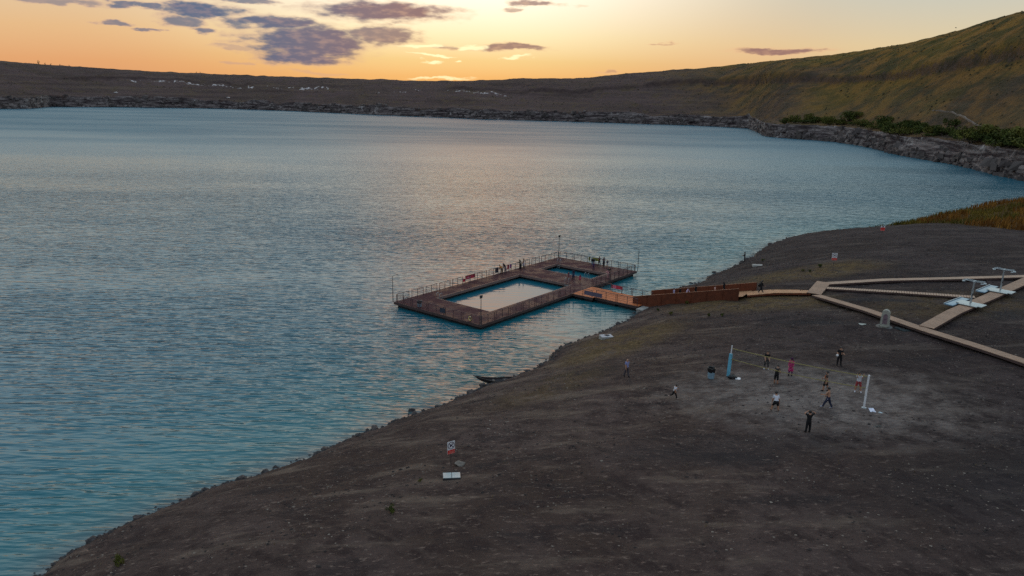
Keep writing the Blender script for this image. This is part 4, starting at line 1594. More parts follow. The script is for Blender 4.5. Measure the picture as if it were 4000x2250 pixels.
def body_plan(h, lean=0, turn=0, hipL=(0, 4), hipR=(0, 4), kneeL=0, kneeR=0, armL=(5, 9, 12, 0), armR=(5, 9, 12, 0), nod=0, girth=1.0):
    """joint positions by forward kinematics. Forward is +y, right is +x, angles in degrees.
    hip = (flexion, spread); arm = (raise, spread, elbow bend, forearm swing inward)"""
    rx = lambda a: Matrix.Rotation(R(a), 3, 'X')
    J = {}
    pel = Vector((0, 0, .52 * h))
    T = Matrix.Rotation(R(turn), 3, 'Z') @ rx(-lean)
    J['pelvis'] = pel
    J['waist'] = pel + T @ Vector((0, .005, .10)) * h
    J['chest'] = pel + T @ Vector((0, .0, .215)) * h
    J['neck'] = pel + T @ Vector((0, -.005, .305)) * h
    HT = T @ rx(-nod)
    J['jaw'] = J['neck'] + HT @ Vector((0, .012, .052)) * h
    J['head'] = J['neck'] + HT @ Vector((0, .010, .105)) * h
    J['crown'] = J['neck'] + HT @ Vector((0, .0, .150)) * h
    J['nose'] = J['head'] + HT @ Vector((0, .068, -.012)) * h
    for s, n, hip, knee, arm in ((-1, 'L', hipL, kneeL, armL), (1, 'R', hipR, kneeR, armR)):
        hp = pel + Vector((s * .052, 0, -.03)) * h
        f, sp = hip
        d = Matrix.Rotation(R(s * -sp), 3, 'Y') @ rx(f) @ Vector((0, 0, -1))
        k = hp + d * .235 * h
        d2 = Matrix.Rotation(R(s * -sp * .6), 3, 'Y') @ rx(f - knee) @ Vector((0, 0, -1))
        an = k + d2 * .225 * h
        fd = rx((f - knee) * .55) @ Vector((s * .12, 1, -.12)).normalized()
        J['hip' + n], J['knee' + n], J['ankle' + n], J['toe' + n] = hp, k, an, an + fd * .125 * h + Vector((0, 0, -.022 * h))
        J['heel' + n] = an + Vector((0, -.02, -.026)) * h
        sh = pel + T @ Vector((s * .098, -.005, .285)) * h
        J['shoulder' + n] = sh
        ra, sa, el, inn = arm
        Rm = T @ Matrix.Rotation(R(s * -sa), 3, 'Y') @ rx(ra)
        e = sh + Rm @ Vector((0, 0, -1)) * .165 * h
        Rf = T @ Matrix.Rotation(R(s * -(sa - inn)), 3, 'Y') @ rx(ra + el)
        w = e + Rf @ Vector((0, 0, -1)) * .145 * h
        J['elbow' + n], J['wrist' + n] = e, w
        pm = w + Rf @ Vector((0, 0.004, -1)) * .045 * h
        J['palm' + n] = pm
        for q, (off, ln) in enumerate(((-.020, .040), (-.007, .048), (.007, .045), (.020, .036))):
            a = pm + Rf @ Vector((.004 * s, off, -.012)) * h
            b = a + Rf @ (rx(22) @ Vector((0, off * .3, -ln))) * h
            J['fing%d%s' % (q, n)] = (a, b)
        ta = w + Rf @ Vector((-.004 * s, .022, -.022)) * h
        J['thumb' + n] = (ta, ta + Rf @ Vector((-.006 * s, .018, -.034)) * h)
    low = min(J['toeL'].z, J['toeR'].z, J['heelL'].z, J['heelR'].z) - .012 * h
    for k, v in J.items():
        if isinstance(v, tuple):
            J[k] = tuple(p - Vector((0, 0, low)) for p in v)
        else:
            J[k] = v - Vector((0, 0, low))
    J['_HT'], J['_T'] = HT, T
    return J


def skin_source(J, h, g=1.0):
    vs, es, rad, zone = [], [], [], []
    idx = {}

    def V(key, p, r):
        idx[key] = len(vs)
        vs.append(tuple(p))
        r = r if isinstance(r, tuple) else (r, r)
        rad.append((r[0] * 1.22, r[1] * 1.22))
        return idx[key]

    def E(a, b):
        es.append((idx[a], idx[b]))
    V('pelvis', J['pelvis'], (.080 * h * g, .062 * h * g))
    V('waist', J['waist'], (.074 * h * g, .056 * h * g))
    V('chest', J['chest'], (.086 * h * g, .060 * h * g))
    V('neck', J['neck'], .032 * h)
    V('jaw', J['jaw'], .038 * h)
    V('head', J['head'], .056 * h)
    V('crown', J['crown'], .036 * h)
    V('nose', J['nose'], .008 * h)
    for a, b in (('pelvis', 'waist'), ('waist', 'chest'), ('chest', 'neck'), ('neck', 'jaw'), ('jaw', 'head'), ('head', 'crown'), ('head', 'nose')):
        E(a, b)
    for n in 'LR':
        V('hip' + n, J['hip' + n], .060 * h * g)
        V('knee' + n, J['knee' + n], .043 * h)
        V('ankle' + n, J['ankle' + n], .030 * h)
        V('toe' + n, J['toe' + n], .018 * h)
        V('heel' + n, J['heel' + n], .018 * h)
        V('shoulder' + n, J['shoulder' + n], .038 * h)
        V('elbow' + n, J['elbow' + n], .026 * h)
        V('wrist' + n, J['wrist' + n], .017 * h)
        V('palm' + n, J['palm' + n], (.020 * h, .012 * h))
        for a, b in (('pelvis', 'hip' + n), ('hip' + n, 'knee' + n), ('knee' + n, 'ankle' + n), ('ankle' + n, 'toe' + n), ('ankle' + n, 'heel' + n),
                     ('chest', 'shoulder' + n), ('shoulder' + n, 'elbow' + n), ('elbow' + n, 'wrist' + n), ('wrist' + n, 'palm' + n)):
            E(a, b)
        for q in range(4):
            a, b = J['fing%d%s' % (q, n)]
            V('fa%d%s' % (q, n), a, .0055 * h)
            V('fb%d%s' % (q, n), b, .0045 * h)
            E('palm' + n, 'fa%d%s' % (q, n))
            E('fa%d%s' % (q, n), 'fb%d%s' % (q, n))
        a, b = J['thumb' + n]
        V('ta' + n, a, .006 * h)
        V('tb' + n, b, .005 * h)
        E('wrist' + n, 'ta' + n)
        E('ta' + n, 'tb' + n)
    return vs, es, rad, idx


PEOPLE = []


def person(loc, face, label, h=1.78, shirt=BLACK, legs=BLACK, sleeve=.55, leg_len=1.0, shoes=BLACK, hair='short', haircol=None,
           robe=None, robe_to=.06, robe_w=1.0, group=None, bare=False, extra=None, skin=None, **pose):
    PEOPLE.append(dict(loc=Vector(loc), face=face, label=label, h=h, shirt=shirt, legs=legs, sleeve=sleeve, leg_len=leg_len, shoes=shoes, hair=hair,
                       haircol=haircol, robe=robe, robe_to=robe_to, robe_w=robe_w, group=group, bare=bare, extra=extra, skin=skin, pose=pose))


def G(x, y):
    return (x, y, gz(x, y) - .01)


def D(s, t):
    return PT(s, t, DECK - .005)


def RP(f, y=0.0):
    p = RA.lerp(RB, f)
    return Vector((p.x - math.sin(RANG) * y, p.y + math.cos(RANG) * y, p.z + .002))


CAMW, AWAY, LEFT, RIGHT = 180, 0, 90, -90
VB = 'volleyball players on the beach'
person(G(24.48, 66.89), 170, 'player in black shirt and black trousers with white shoes behind the net on the left', shirt=BLACK, legs=BLACK, shoes=WHITE, leg_len=.82, h=1.86, armL=(8, 6, 30, 12), armR=(8, 6, 30, 12), hipL=(2, 7), hipR=(-3, 7), group=VB)
person(G(23.98, 62.74), -35, 'slim player in black vest and long shorts left of the woman in magenta', shirt=BLACK, legs=BLACK, sleeve=.1, leg_len=.55, shoes=(.25, .15, .10), h=1.82, lean=12, nod=8, armL=(25, 4, 40, 10), armR=(25, 4, 40, 10), hipL=(5, 4), hipR=(0, 4), group=VB)
person(G(26.0, 64.75), 150, 'woman in magenta tunic with dark purple head scarf', shirt=(.36, .012, .105), legs=(.07, .012, .10), sleeve=1.0, h=1.74, hair='scarf', haircol=(.045, .010, .040), robe=(.36, .012, .105), robe_to=.27, robe_w=.85, armL=(18, 8, 25, 10), armR=(18, 8, 25, 10))
person(G(31.22, 66.56), 172, 'player all in black farthest from the net on the right holding a white ball', h=1.88, girth=1.1, armL=(18, 10, 78, 38), armR=(14, 24, 62, 8), hipL=(3, 5), hipR=(-3, 5), extra='ball', group=VB)
person(G(27.34, 60.16), 62, 'player in black and orange shirt and black shorts walking beside the net', shirt=(.035, .016, .012), legs=BLACK, leg_len=.5, h=1.86, shoes=BLACK, girth=1.05, hipL=(20, 4), kneeL=22, hipR=(-14, 4), kneeR=12, armL=(-16, 8, 20, 0), armR=(18, 8, 30, 0), extra='stripe', group=VB)
person(G(26.16, 56.72), 58, 'bare chested player in dark trousers with white stripe striding left', bare=True, shirt=(.34, .18, .115), legs=NAVY, h=1.86, shoes=(.3, .3, .36), lean=6, hipL=(30, 4), kneeL=12, hipR=(-16, 4), kneeR=14, armL=(38, 6, 45, 8), armR=(10, 8, 30, 0), extra='pants_stripe', group=VB)
person(G(30.01, 59.88), 165, 'player in white shirt and red shorts beside the white post, hands raised to face', shirt=WHITE, legs=(.26, .012, .018), leg_len=.52, shoes=WHITE, h=1.84, armL=(72, 14, 100, 22), armR=(72, 14, 100, 22), hipL=(4, 12), hipR=(-3, 9), group=VB)
person(G(21.4, 55.37), -8, 'player in white shirt crouching with legs apart, back to the camera', shirt=WHITE, legs=BLACK, leg_len=.55, shoes=(.02, .02, .03), h=1.84, lean=34, nod=-22, girth=1.06, hipL=(38, 18), kneeL=46, hipR=(38, 18), kneeR=46, armL=(18, 14, 20, 6), armR=(18, 14, 20, 6), group=VB)
person(G(22.56, 51.59), 6, 'nearest player all in black standing with both hands behind the head', h=1.80, armL=(0, 112, 12, -132), armR=(0, 112, 12, -132), hipL=(1, 4), hipR=(-1, 4), group=VB)
person(G(11.28, 67.54), -150, 'older man in pale blue shirt and grey trousers walking left of the court', shirt=(.20, .22, .40), legs=(.07, .06, .07), h=1.86, sleeve=.6, hipL=(10, 3), kneeL=4, hipR=(-10, 3), kneeR=14, armL=(-10, 7, 12, 0), armR=(10, 7, 12, 0), hair='bald')
person(G(14.36, 60.37), -72, 'boy in white shirt and black trousers running towards the court', shirt=WHITE, legs=BLACK, shoes=(.45, .34, .30), h=1.42, lean=14, leg_len=.95, hipL=(-28, 3), kneeL=62, hipR=(26, 3), kneeR=14, armL=(30, 8, 70, 0), armR=(-32, 8, 70, 0))

SIDE = math.degrees(PL_A) + 90 - 90        # facing the open lake across the left railing: -t direction
FACE_L = math.degrees(math.atan2(-(-PL_T).x, (-PL_T).y))
DK = 'visitors on the floating deck'
person(D(24.45, .55), FACE_L + 12, 'person in orange shirt bending over the left railing of the deck', h=1.70, shirt=(.42, .16, .025), legs=(.03, .02, .02), lean=46, nod=-15, armL=(55, 6, 25, 0), armR=(55, 6, 25, 0), hipL=(4, 4), hipR=(-6, 4), group=DK)
person(D(25.35, .62), FACE_L + 8, 'person in dark jacket and grey trousers bending over the left railing', h=1.74, shirt=(.028, .016, .018), legs=(.16, .12, .14), lean=42, nod=0, sleeve=1, armL=(40, 6, 45, 0), armR=(40, 6, 45, 0), hair='scarf', haircol=(.028, .016, .018), hipL=(4, 4), hipR=(-4, 4), group=DK)
person(D(29.6, .55), FACE_L + 20, 'woman in long black robe leaning on the left railing', h=1.62, shirt=BLACK, legs=BLACK, sleeve=1, hair='scarf', haircol=BLACK, robe=BLACK, robe_to=.03, lean=14, armL=(50, 8, 30, 0), armR=(45, 8, 30, 0), group=DK)
person(D(30.3, .75), FACE_L + 40, 'slim person with pale skirt beside the black robed woman at the left railing', h=1.70, shirt=(.035, .014, .018), legs=(.03, .02, .02), robe=(.40, .33, .38), robe_to=.30, robe_w=.62, hair='cap', haircol=BLACK, armL=(24, 6, 35, 0), armR=(10, 6, 15, 0), hipL=(8, 3), hipR=(-8, 3), kneeR=10, group=DK)
person(D(LEN - .9, 9.55), 175, 'woman in dark clothes with folded arms at the far railing of the deck', h=1.66, shirt=(.035, .016, .016), legs=BLACK, hair='long', hipL=(3, 8), hipR=(-3, 8), armL=(20, 6, 80, 30), armR=(20, 6, 80, 30), group=DK)
person(D(LEN - .9, 10.55), 150, 'adult in grey shirt carrying a small child at the far railing of the deck', h=1.72, shirt=(.12, .13, .15), legs=(.022, .020, .030), hipL=(8, 3), hipR=(-8, 3), kneeR=8, armL=(30, 6, 85, 25), armR=(30, 6, 85, 25), extra='toddler', group=DK)
person(D(LEN - .95, 11.3), 178, 'child in dark top and pale shorts at the far railing of the deck', h=1.34, shirt=(.03, .03, .05), legs=(.40, .42, .46), leg_len=.5, armL=(5, 30, 20, 0), armR=(5, 18, 20, 0), group=DK)
person(D(38.0, 10.5), 160, 'child in purple clothes at the far edge of the small pool', h=1.36, shirt=(.06, .030, .09), legs=(.05, .03, .075), sleeve=1, group=DK)
person(D(29.7, 11.75), 20, 'adult in long dark blue coat holding a child by the hand between the pools', h=1.72, shirt=(.030, .040, .075), legs=NAVY, sleeve=1, robe=(.030, .040, .075), robe_to=.22, robe_w=.7, hair='scarf', haircol=(.025, .02, .03), armL=(4, 16, 10, 0), armR=(4, 8, 15, 0), group=DK)
person(D(29.3, 11.05), 30, 'small child in dark red shirt held by the hand between the pools', h=1.22, shirt=(.12, .030, .045), legs=(.20, .08, .10), leg_len=.5, armL=(5, 40, 10, 0), armR=(20, 50, 10, 0), group=DK)
person(D(28.75, 13.7), 40, 'small child in pink red dress walking between the pools', h=1.26, shirt=(.40, .022, .085), legs=(.34, .03, .08), robe=(.40, .022, .085), robe_to=.40, robe_w=.7, leg_len=.45, hair='long', shoes=(.03, .02, .03), hipL=(10, 3), hipR=(-10, 3), kneeR=10, armL=(20, 20, 20, 0), armR=(-10, 20, 20, 0), group=DK)
person(D(33.9, 16.0), 30, 'woman in pale pink top with dark hair leaning on the right railing', h=1.68, shirt=(.50, .24, .24), legs=(.40, .20, .20), sleeve=1, hair='long', lean=10, armL=(10, 55, 40, 0), armR=(60, 20, 20, 0), group=DK)
person(D(35.2, 15.4), 0, 'person in black beside the woman in pink at the right railing', h=1.72, shirt=BLACK, legs=(.02, .016, .02), sleeve=1, lean=8, armL=(5, 30, 40, 0), armR=(5, 30, 40, 0), group=DK)
RG = 'visitors walking on the ramp'
UP = math.degrees(RANG) - 90
person(RP(.325, -.3), UP, 'person in lilac shirt lowest on the rusty ramp', h=1.62, shirt=(.36, .33, .52), legs=(.05, .05, .07), sleeve=1, hipL=(14, 3), hipR=(-14, 3), kneeR=18, armL=(-12, 8, 20, 0), armR=(14, 8, 20, 0), group=RG)
person(RP(.375, .1), UP + 180, 'person in black second from the bottom of the rusty ramp', h=1.70, sleeve=1, hipL=(12, 3), hipR=(-12, 3), kneeR=14, group=RG)
person(RP(.445, -.2), UP, 'person in pale lilac shirt stooping in the middle of the rusty ramp', h=1.66, shirt=(.52, .44, .62), legs=(.06, .05, .08), lean=26, sleeve=1, hipL=(14, 3), hipR=(-14, 3), kneeR=18, armL=(40, 8, 30, 0), armR=(10, 8, 20, 0), group=RG)
person(RP(.52, .3), UP + 180, 'tall person in black in the middle of the rusty ramp', h=1.80, sleeve=1, armL=(6, 10, 10, 0), hipL=(10, 3), hipR=(-10, 3), kneeR=14, group=RG)
person(RP(.70, .2), UP, 'child in pale pink shirt in the upper part of the rusty ramp', h=1.42, shirt=(.56, .36, .34), legs=(.08, .05, .06), hipL=(14, 3), hipR=(-14, 3), kneeR=18, group=RG)
person(RP(.785, .2), UP + 180, 'person in black highest on the rusty ramp', h=1.78, sleeve=1, hair='scarf', haircol=BLACK, lean=10, hipL=(12, 3), hipR=(-12, 3), kneeR=14, group=RG)
person((34.15, 98.6, 5.04), -80, 'woman in black with a shoulder bag striding along the warm brown boardwalk', h=1.80, shirt=(.016, .016, .018), legs=BLACK, sleeve=.9, hair='long', shoes=(.35, .26, .22), lean=6, hipL=(26, 3), kneeL=6, hipR=(-24, 3), kneeR=16, armL=(-14, 8, 25, 0), armR=(18, 8, 50, 0), extra='bag', girth=1.05)
person((44.25, 138.6, gz(44.25, 138.6) + .12), 60, 'lone slim figure standing at the far waterline behind the ramp', h=1.72, shirt=(.020, .016, .024), legs=(.020, .016, .024), sleeve=1, lean=4, hair='cap', haircol=BLACK, armL=(30, 5, 40, 0), armR=(24, 5, 50, 0))

# pass 1: skinned sources
tmp = []
for q in PEOPLE:
    g_ = q['pose'].pop('girth', 1.0)
    J = body_plan(q['h'], **q['pose'])
    vs_, es_, rad_, idx_ = skin_source(J, q['h'], g_)
    me = bpy.data.meshes.new('skeleton')
    me.from_pydata(vs_, es_, [])
    o = bpy.data.objects.new('skeleton', me)
    col.objects.link(o)
    md = o.modifiers.new('skin', 'SKIN')
    md.use_smooth_shade = True
    sv = me.skin_vertices[0].data
    for k, r in enumerate(rad_):
        sv[k].radius = r
        sv[k].use_root = (k == 0)
    sd = o.modifiers.new('sub', 'SUBSURF')
    sd.levels = 1
    sd.render_levels = 1
    tmp.append((q, J, o, idx_, vs_, es_))
bpy.context.view_layer.update()
dg = bpy.context.evaluated_depsgraph_get()


def zone_of(a, b):
    k = a + '>' + b
    for w, z in (('toe', 'shoe'), ('heel', 'shoe'), ('fa', 'skin'), ('ta', 'skin'), ('nose', 'skin'), ('jaw', 'skin'), ('crown', 'skin'), ('palm', 'skin')):
        if w in k:
            return z
    if 'hip' in a and 'knee' in b:
        return 'thigh'
    if 'knee' in a:
        return 'shin'
    if 'shoulder' in a:
        return 'upper'
    if 'elbow' in a:
        return 'fore'
    if a == 'pelvis' and 'hip' in b:
        return 'seat'
    if a == 'neck' or b == 'neck':
        return 'collar'
    return 'torso'


for q, J, o, idx_, vs_, es_ in tmp:
    me = bpy.data.meshes.new_from_object(o.evaluated_get(dg), depsgraph=dg)
    me.name = 'person'
    me.materials.clear()
    sk = SKIN if not q['skin'] else cloth(q['skin'])
    for m_ in (sk, sk if q['bare'] else cloth(q['shirt']), cloth(q['legs']), cloth(q['shoes'])):
        me.materials.append(m_)
    names = {v: k for k, v in idx_.items()}
    A_ = np.array([vs_[a] for a, b in es_])
    B_ = np.array([vs_[b] for a, b in es_])
    zs = [zone_of(names[a], names[b]) for a, b in es_]
    nf = len(me.polygons)
    cen = np.zeros(nf * 3, np.float32)
    me.polygons.foreach_get('center', cen)
    cen = cen.reshape(-1, 3)
    AB = B_ - A_
    t = np.clip(((cen[:, None] - A_[None]) * AB[None]).sum(-1) / (AB * AB).sum(-1)[None], 0, 1)
    dist = np.linalg.norm(cen[:, None] - (A_[None] + t[..., None] * AB[None]), axis=-1)
    best = dist.argmin(1)
    mi = np.zeros(nf, np.int32)
    for i in range(nf):
        z = zs[best[i]]
        f = t[i, best[i]]
        if z in ('torso',):
            mi[i] = 1
            if names[es_[best[i]][0]] == 'pelvis' and f < .35:
                mi[i] = 2
        elif z == 'collar':
            mi[i] = 1 if f < .75 and names[es_[best[i]][0]] != 'neck' else 0
        elif z == 'seat':
            mi[i] = 2
        elif z == 'thigh':
            mi[i] = 2 if f * .5 < q['leg_len'] else 0
        elif z == 'shin':
            mi[i] = 2 if .5 + f * .5 < q['leg_len'] + .02 else 0
        elif z == 'upper':
            mi[i] = 1 if f * .5 < q['sleeve'] * .5 + .05 and q['sleeve'] > .05 else 0
            if q['sleeve'] >= .9:
                mi[i] = 1
        elif z == 'fore':
            mi[i] = 1 if q['sleeve'] >= .9 and f < .92 else 0
        elif z == 'shoe':
            mi[i] = 3
    me.polygons.foreach_set('material_index', mi)
    root = link_mesh('person', me, None, None, q['loc'], R(q['face']))
    tag(root, q['label'], 'person', q['group'])
    h = q['h']
    HT, T = J['_HT'], J['_T']
    hc = J['head']
    # hair: a cap closed over the back of the head
    hm = cloth(q['haircol']) if q['haircol'] else HAIRM
    if q['hair'] != 'bald':
        mb = MB()
        n, rows = 12, 7
        for j in range(rows):
            ph = math.pi * .5 * j / (rows - 1) * (1.28 if q['hair'] != 'scarf' else 1.45)
            for k in range(n):
                a = 2 * math.pi * k / n
                fr = max(0, math.sin(a))
                cut = 1 - .42 * fr * (j / (rows - 1)) if q['hair'] != 'scarf' else 1 - .22 * fr * (j / (rows - 1))
                p2 = ph * cut
                rr_ = .073 if q['hair'] == 'short' else .080
                mb.v.append(tuple(hc + HT @ Vector((math.sin(p2) * math.cos(a) * rr_ * .92, math.sin(p2) * math.sin(a) * rr_ - .006, math.cos(p2) * rr_ * 1.02 + .004)) * h))
        for j in range(rows - 1):
            for k in range(n):
                mb.f.append((j * n + k, j * n + (k + 1) % n, (j + 1) * n + (k + 1) % n, (j + 1) * n + k))
        hobj = mb.build('head_scarf' if q['hair'] == 'scarf' else ('cap' if q['hair'] == 'cap' else 'hair'), hm, root, smooth=True)
        hobj.data.materials[0] = hm
        if q['hair'] in ('long', 'scarf'):
            c0 = hc + HT @ Vector((0, -.035, -.01)) * h
            c1 = J['neck'] + T @ Vector((0, -.035, -.01)) * h
            c2 = J['chest'] + T @ Vector((0, -.055, .0)) * h
            mb = MB()
            w_ = 1.0 if q['hair'] == 'long' else 1.75
            mb.tube([c0, c1, c2], [.060 * h, .046 * h * w_, .040 * h * w_], 9)
            mb.build('hair_length' if q['hair'] == 'long' else 'scarf_drape', hm, root, smooth=True)
        if q['hair'] == 'cap':
            mb = MB()
            mb.lathe([(.070 * h, 0), (.115 * h, -.004 * h), (.113 * h, .006 * h), (.068 * h, .012 * h)], 12)
            mb.v = [tuple(hc + HT @ (Vector(v) + Vector((0, .012, .045)) * h)) for v in mb.v]
            mb.build('brim', hm, root)
    # eyes and mouth
    mb = MB()
    for s in (-1, 1):
        c = hc + HT @ Vector((s * .021, .0535, .008)) * h
        mb.lathe([(0, -.005 * h), (.006 * h, 0), (0, .005 * h)], 6, c)
    mb.build('eyes', M_BLACK, root)
    mb = MB()
    c = hc + HT @ Vector((0, .050, -.036)) * h
    mb.lathe([(0, -.003 * h), (.014 * h, 0), (0, .003 * h)], 6, c, 1, .35)
    mb.build('mouth', mat('lips', (.22, .07, .06), .6), root)
    if q['robe']:
        top, bot = J['waist'], Vector((J['pelvis'].x, J['pelvis'].y, q['robe_to'] * h))
        w_ = q['robe_w']
        mb = MB()
        n = 14
        for j in range(7):
            f = j / 6
            c = top.lerp(J['pelvis'], min(1, f * 3)) if f < .34 else J['pelvis'].lerp(bot, (f - .333) / .667)
            r0 = (.088 + .012 * min(f * 3, 1) + .055 * w_ * max(0, f - .2)) * h
            for k in range(n):
                a = 2 * math.pi * k / n
                fold = 1 + .07 * f * math.sin(a * 5 + q['h'] * 20)
                mb.v.append((c.x + r0 * 1.02 * fold * math.cos(a), c.y + r0 * .82 * fold * math.sin(a), c.z))
        for j in range(6):
            for k in range(n):
                mb.f.append((j * n + k, j * n + (k + 1) % n, (j + 1) * n + (k + 1) % n, (j + 1) * n + k))
        rb = mb.build('skirt', cloth(q['robe']), root, smooth=True)
        rb.modifiers.new('thickness', 'SOLIDIFY').thickness = .01
    ex = q['extra']
    Rz = Matrix.Rotation(R(q['face']), 3, 'Z')
    if ex == 'stripe':
        mb = MB()
        mb.tube([J['waist'] + T @ Vector((-.045, .045, -.02)) * h, J['chest'] + T @ Vector((-.05, .048, .0)) * h, J['shoulderL'] + T @ Vector((.02, .028, -.01)) * h], [.036 * h, .042 * h, .030 * h], 8)
        mb.build('orange_panel', cloth((.36, .085, .02)), root, smooth=True)
    if ex == 'pants_stripe':
        for s_, nm in ((-1, 'L'),):
            mb = MB()
            mb.tube([J['hip' + nm] + Vector((s_ * .045, .012, 0)) * h, J['knee' + nm] + Vector((s_ * .030, .008, 0)) * h, J['ankle' + nm] + Vector((s_ * .020, .004, .02)) * h], [.016 * h, .013 * h, .010 * h], 6)
            mb.build('trouser_stripe', cloth((.42, .42, .50)), root)
    if ex == 'ball':
        p = q['loc'] + Rz @ (J['palmR'] + Vector((.06, .06, -.02)) * 1.0)
        bo = bpy.data.objects.new('volleyball', None)
        bo = tag(empty('volleyball', p, .4), 'white volleyball held at the side of the player farthest right', 'ball')
        bm = bmesh.new()
        bmesh.ops.create_icosphere(bm, subdivisions=3, radius=.12)
        bme = bpy.data.meshes.new('cover')
        bm.to_mesh(bme)
        bm.free()
        bme.materials.append(M_WHITE)
        bme.polygons.foreach_set('use_smooth', [True] * len(bme.polygons))
        link_mesh('cover', bme, bo)
        for ax in range(3):
            pts = []
            for a in np.linspace(0, 2 * math.pi, 21):
                c3 = [math.cos(a) * .1205, math.sin(a) * .1205, .02 * math.sin(2 * a)]
                pts.append(tuple(c3[(i + ax) % 3] for i in range(3)))
            MB().tube(pts, .003, 4, caps=False).build('seam', M_DARKST, bo)
    if ex == 'bag':
        p = q['loc'] + Rz @ (J['pelvis'] + Vector((-.16, -.06, .05)) * h)
        bo = tag(empty('shoulder_bag', p, R(q['face'])), 'black shoulder bag carried by the woman on the boardwalk', 'bag')
        lump(MB(), (0, 0, 0), .11, .24, .25, 9, 6, .12).build('body', M_BLACK, bo)
        sh_ = Rz.transposed() @ (q['loc'] + Rz @ J['shoulderL'] - p)
        MB().tube([(0, -.18, .2), tuple(sh_ + Vector((0, -.02, .08))), (0, .18, .2)], .018, 5).build('strap', M_DARKST, bo)
    if ex == 'toddler':
        tod = (q, J)
    bpy.data.objects.remove(o)
# the small child carried at the far railing: a seated figure on the adult's arm
q, J = tod
ch = .78
Jc = body_plan(ch, hipL=(70, 18), hipR=(70, 18), kneeL=70, kneeR=70, armL=(60, 10, 40, 10), armR=(60, 10, 40, 10))
vs_, es_, rad_, idx_ = skin_source(Jc, ch, 1.15)
me = bpy.data.meshes.new('person')
me.from_pydata(vs_, es_, [])
o = bpy.data.objects.new('skeleton', me)
col.objects.link(o)
o.modifiers.new('skin', 'SKIN')
for k, r in enumerate(rad_):
    me.skin_vertices[0].data[k].radius = r
    me.skin_vertices[0].data[k].use_root = (k == 0)
sd = o.modifiers.new('sub', 'SUBSURF')
sd.levels = sd.render_levels = 1
bpy.context.view_layer.update()
dg = bpy.context.evaluated_depsgraph_get()
me2 = bpy.data.meshes.new_from_object(o.evaluated_get(dg), depsgraph=dg)
me2.materials.clear()
me2.materials.append(cloth((.05, .04, .07)))
Rz = Matrix.Rotation(R(q['face']), 3, 'Z')
p = q['loc'] + Rz @ (J['chest'] + Vector((.02, .16, -.38)))
root = link_mesh('person', me2, None, None, p, R(q['face'] + 170))
tag(root, 'small child in dark clothes carried at the far railing of the deck', 'person', DK)
bpy.data.objects.remove(o)

# ================================================================== plants
rn = np.random.default_rng(23)


def leaf_cloud(centres, n, leaf, flat=.5):
    """n leaf quads spread through lobes: centres = rows of (x, y, z, rx, ry, rz)"""
    C = np.array(centres, float)
    vol = (C[:, 3] * C[:, 4] * C[:, 5]) ** .66
    pick = rn.choice(len(C), n, p=vol / vol.sum())
    d = rn.normal(size=(n, 3))
    d /= np.linalg.norm(d, axis=1)[:, None]
    rad = rn.random(n) ** .33
    rad = np.where(rn.random(n) < .65, .72 + .33 * rn.random(n), rad)
    P = C[pick, :3] + d * rad[:, None] * C[pick, 3:]
    u = rn.normal(size=(n, 3))
    u /= np.linalg.norm(u, axis=1)[:, None]
    w = np.cross(u, d + rn.normal(size=(n, 3)) * .7)
    w /= np.maximum(np.linalg.norm(w, axis=1), 1e-6)[:, None]
    s = leaf * rn.uniform(.6, 1.4, (n, 1))
    a, b = u * s, w * s * flat
    V = np.stack([P - a, P + b, P + a, P - b], 1).reshape(-1, 3)
    F = np.arange(n * 4).reshape(-1, 4)
    return V, F


def leaf_mat(name, c1, c2, scale=.8):
    if name in MATS:
        return MATS[name]
    m, nt, b = new_mat(name)
    g = NT(nt)
    f = g.noise(g.coords(), scale, 3, .6)
    g.put(b.inputs['Base Color'], g.mix(g.step(f, .35, .65), c1, c2))
    b.inputs['Roughness'].default_value = .8
    b.inputs['Specular IOR Level'].default_value = .1
    MATS[name] = m
    return m


M_LEAF = [leaf_mat('shrub_leaf_dark', (.026, .040, .010), (.075, .088, .018), .5), leaf_mat('shrub_leaf_olive', (.050, .058, .012), (.125, .120, .026), .5)]


def shrub_proto(seed, m):
    """shrub about 1 unit high and 2.2 wide: crown of leaf clumps on a few stems"""
    r_ = random.Random(seed)
    lobes = []
    for k in range(9):
        a = r_.uniform(0, 6.28)
        q = r_.uniform(.15, .8)
        lobes.append((q * math.cos(a), q * math.sin(a), r_.uniform(.35, .78), r_.uniform(.25, .42), r_.uniform(.25, .42), r_.uniform(.2, .34)))
    V, F = leaf_cloud(lobes, 620, .085)
    V[:, 2] = np.maximum(V[:, 2], .03)
    crown = np_mesh('crown', V, F, m, smooth=False)
    st = MB()
    for l in lobes[:6]:
        st.tube([(l[0] * .12, l[1] * .12, -.1), (l[0] * .5, l[1] * .5, l[2] * .5), (l[0], l[1], l[2])], [.035, .024, .01], 5)
    stem = st.mesh('stems', mat('bark', (.05, .038, .03), .9))
    return crown, stem


PROTO = [shrub_proto(k, M_LEAF[k % 2]) for k in range(5)]


def shrub(p, s, hgt, rz, label, group, k, name='shrub'):
    o = tag(empty(name, p, rz), label, 'shrub', group)
    cr, st = PROTO[k % 5]
    a = link_mesh('crown', cr, o)
    b = link_mesh('stems', st, o)
    for x in (a, b):
        x.scale = (s, s, hgt)
    return o


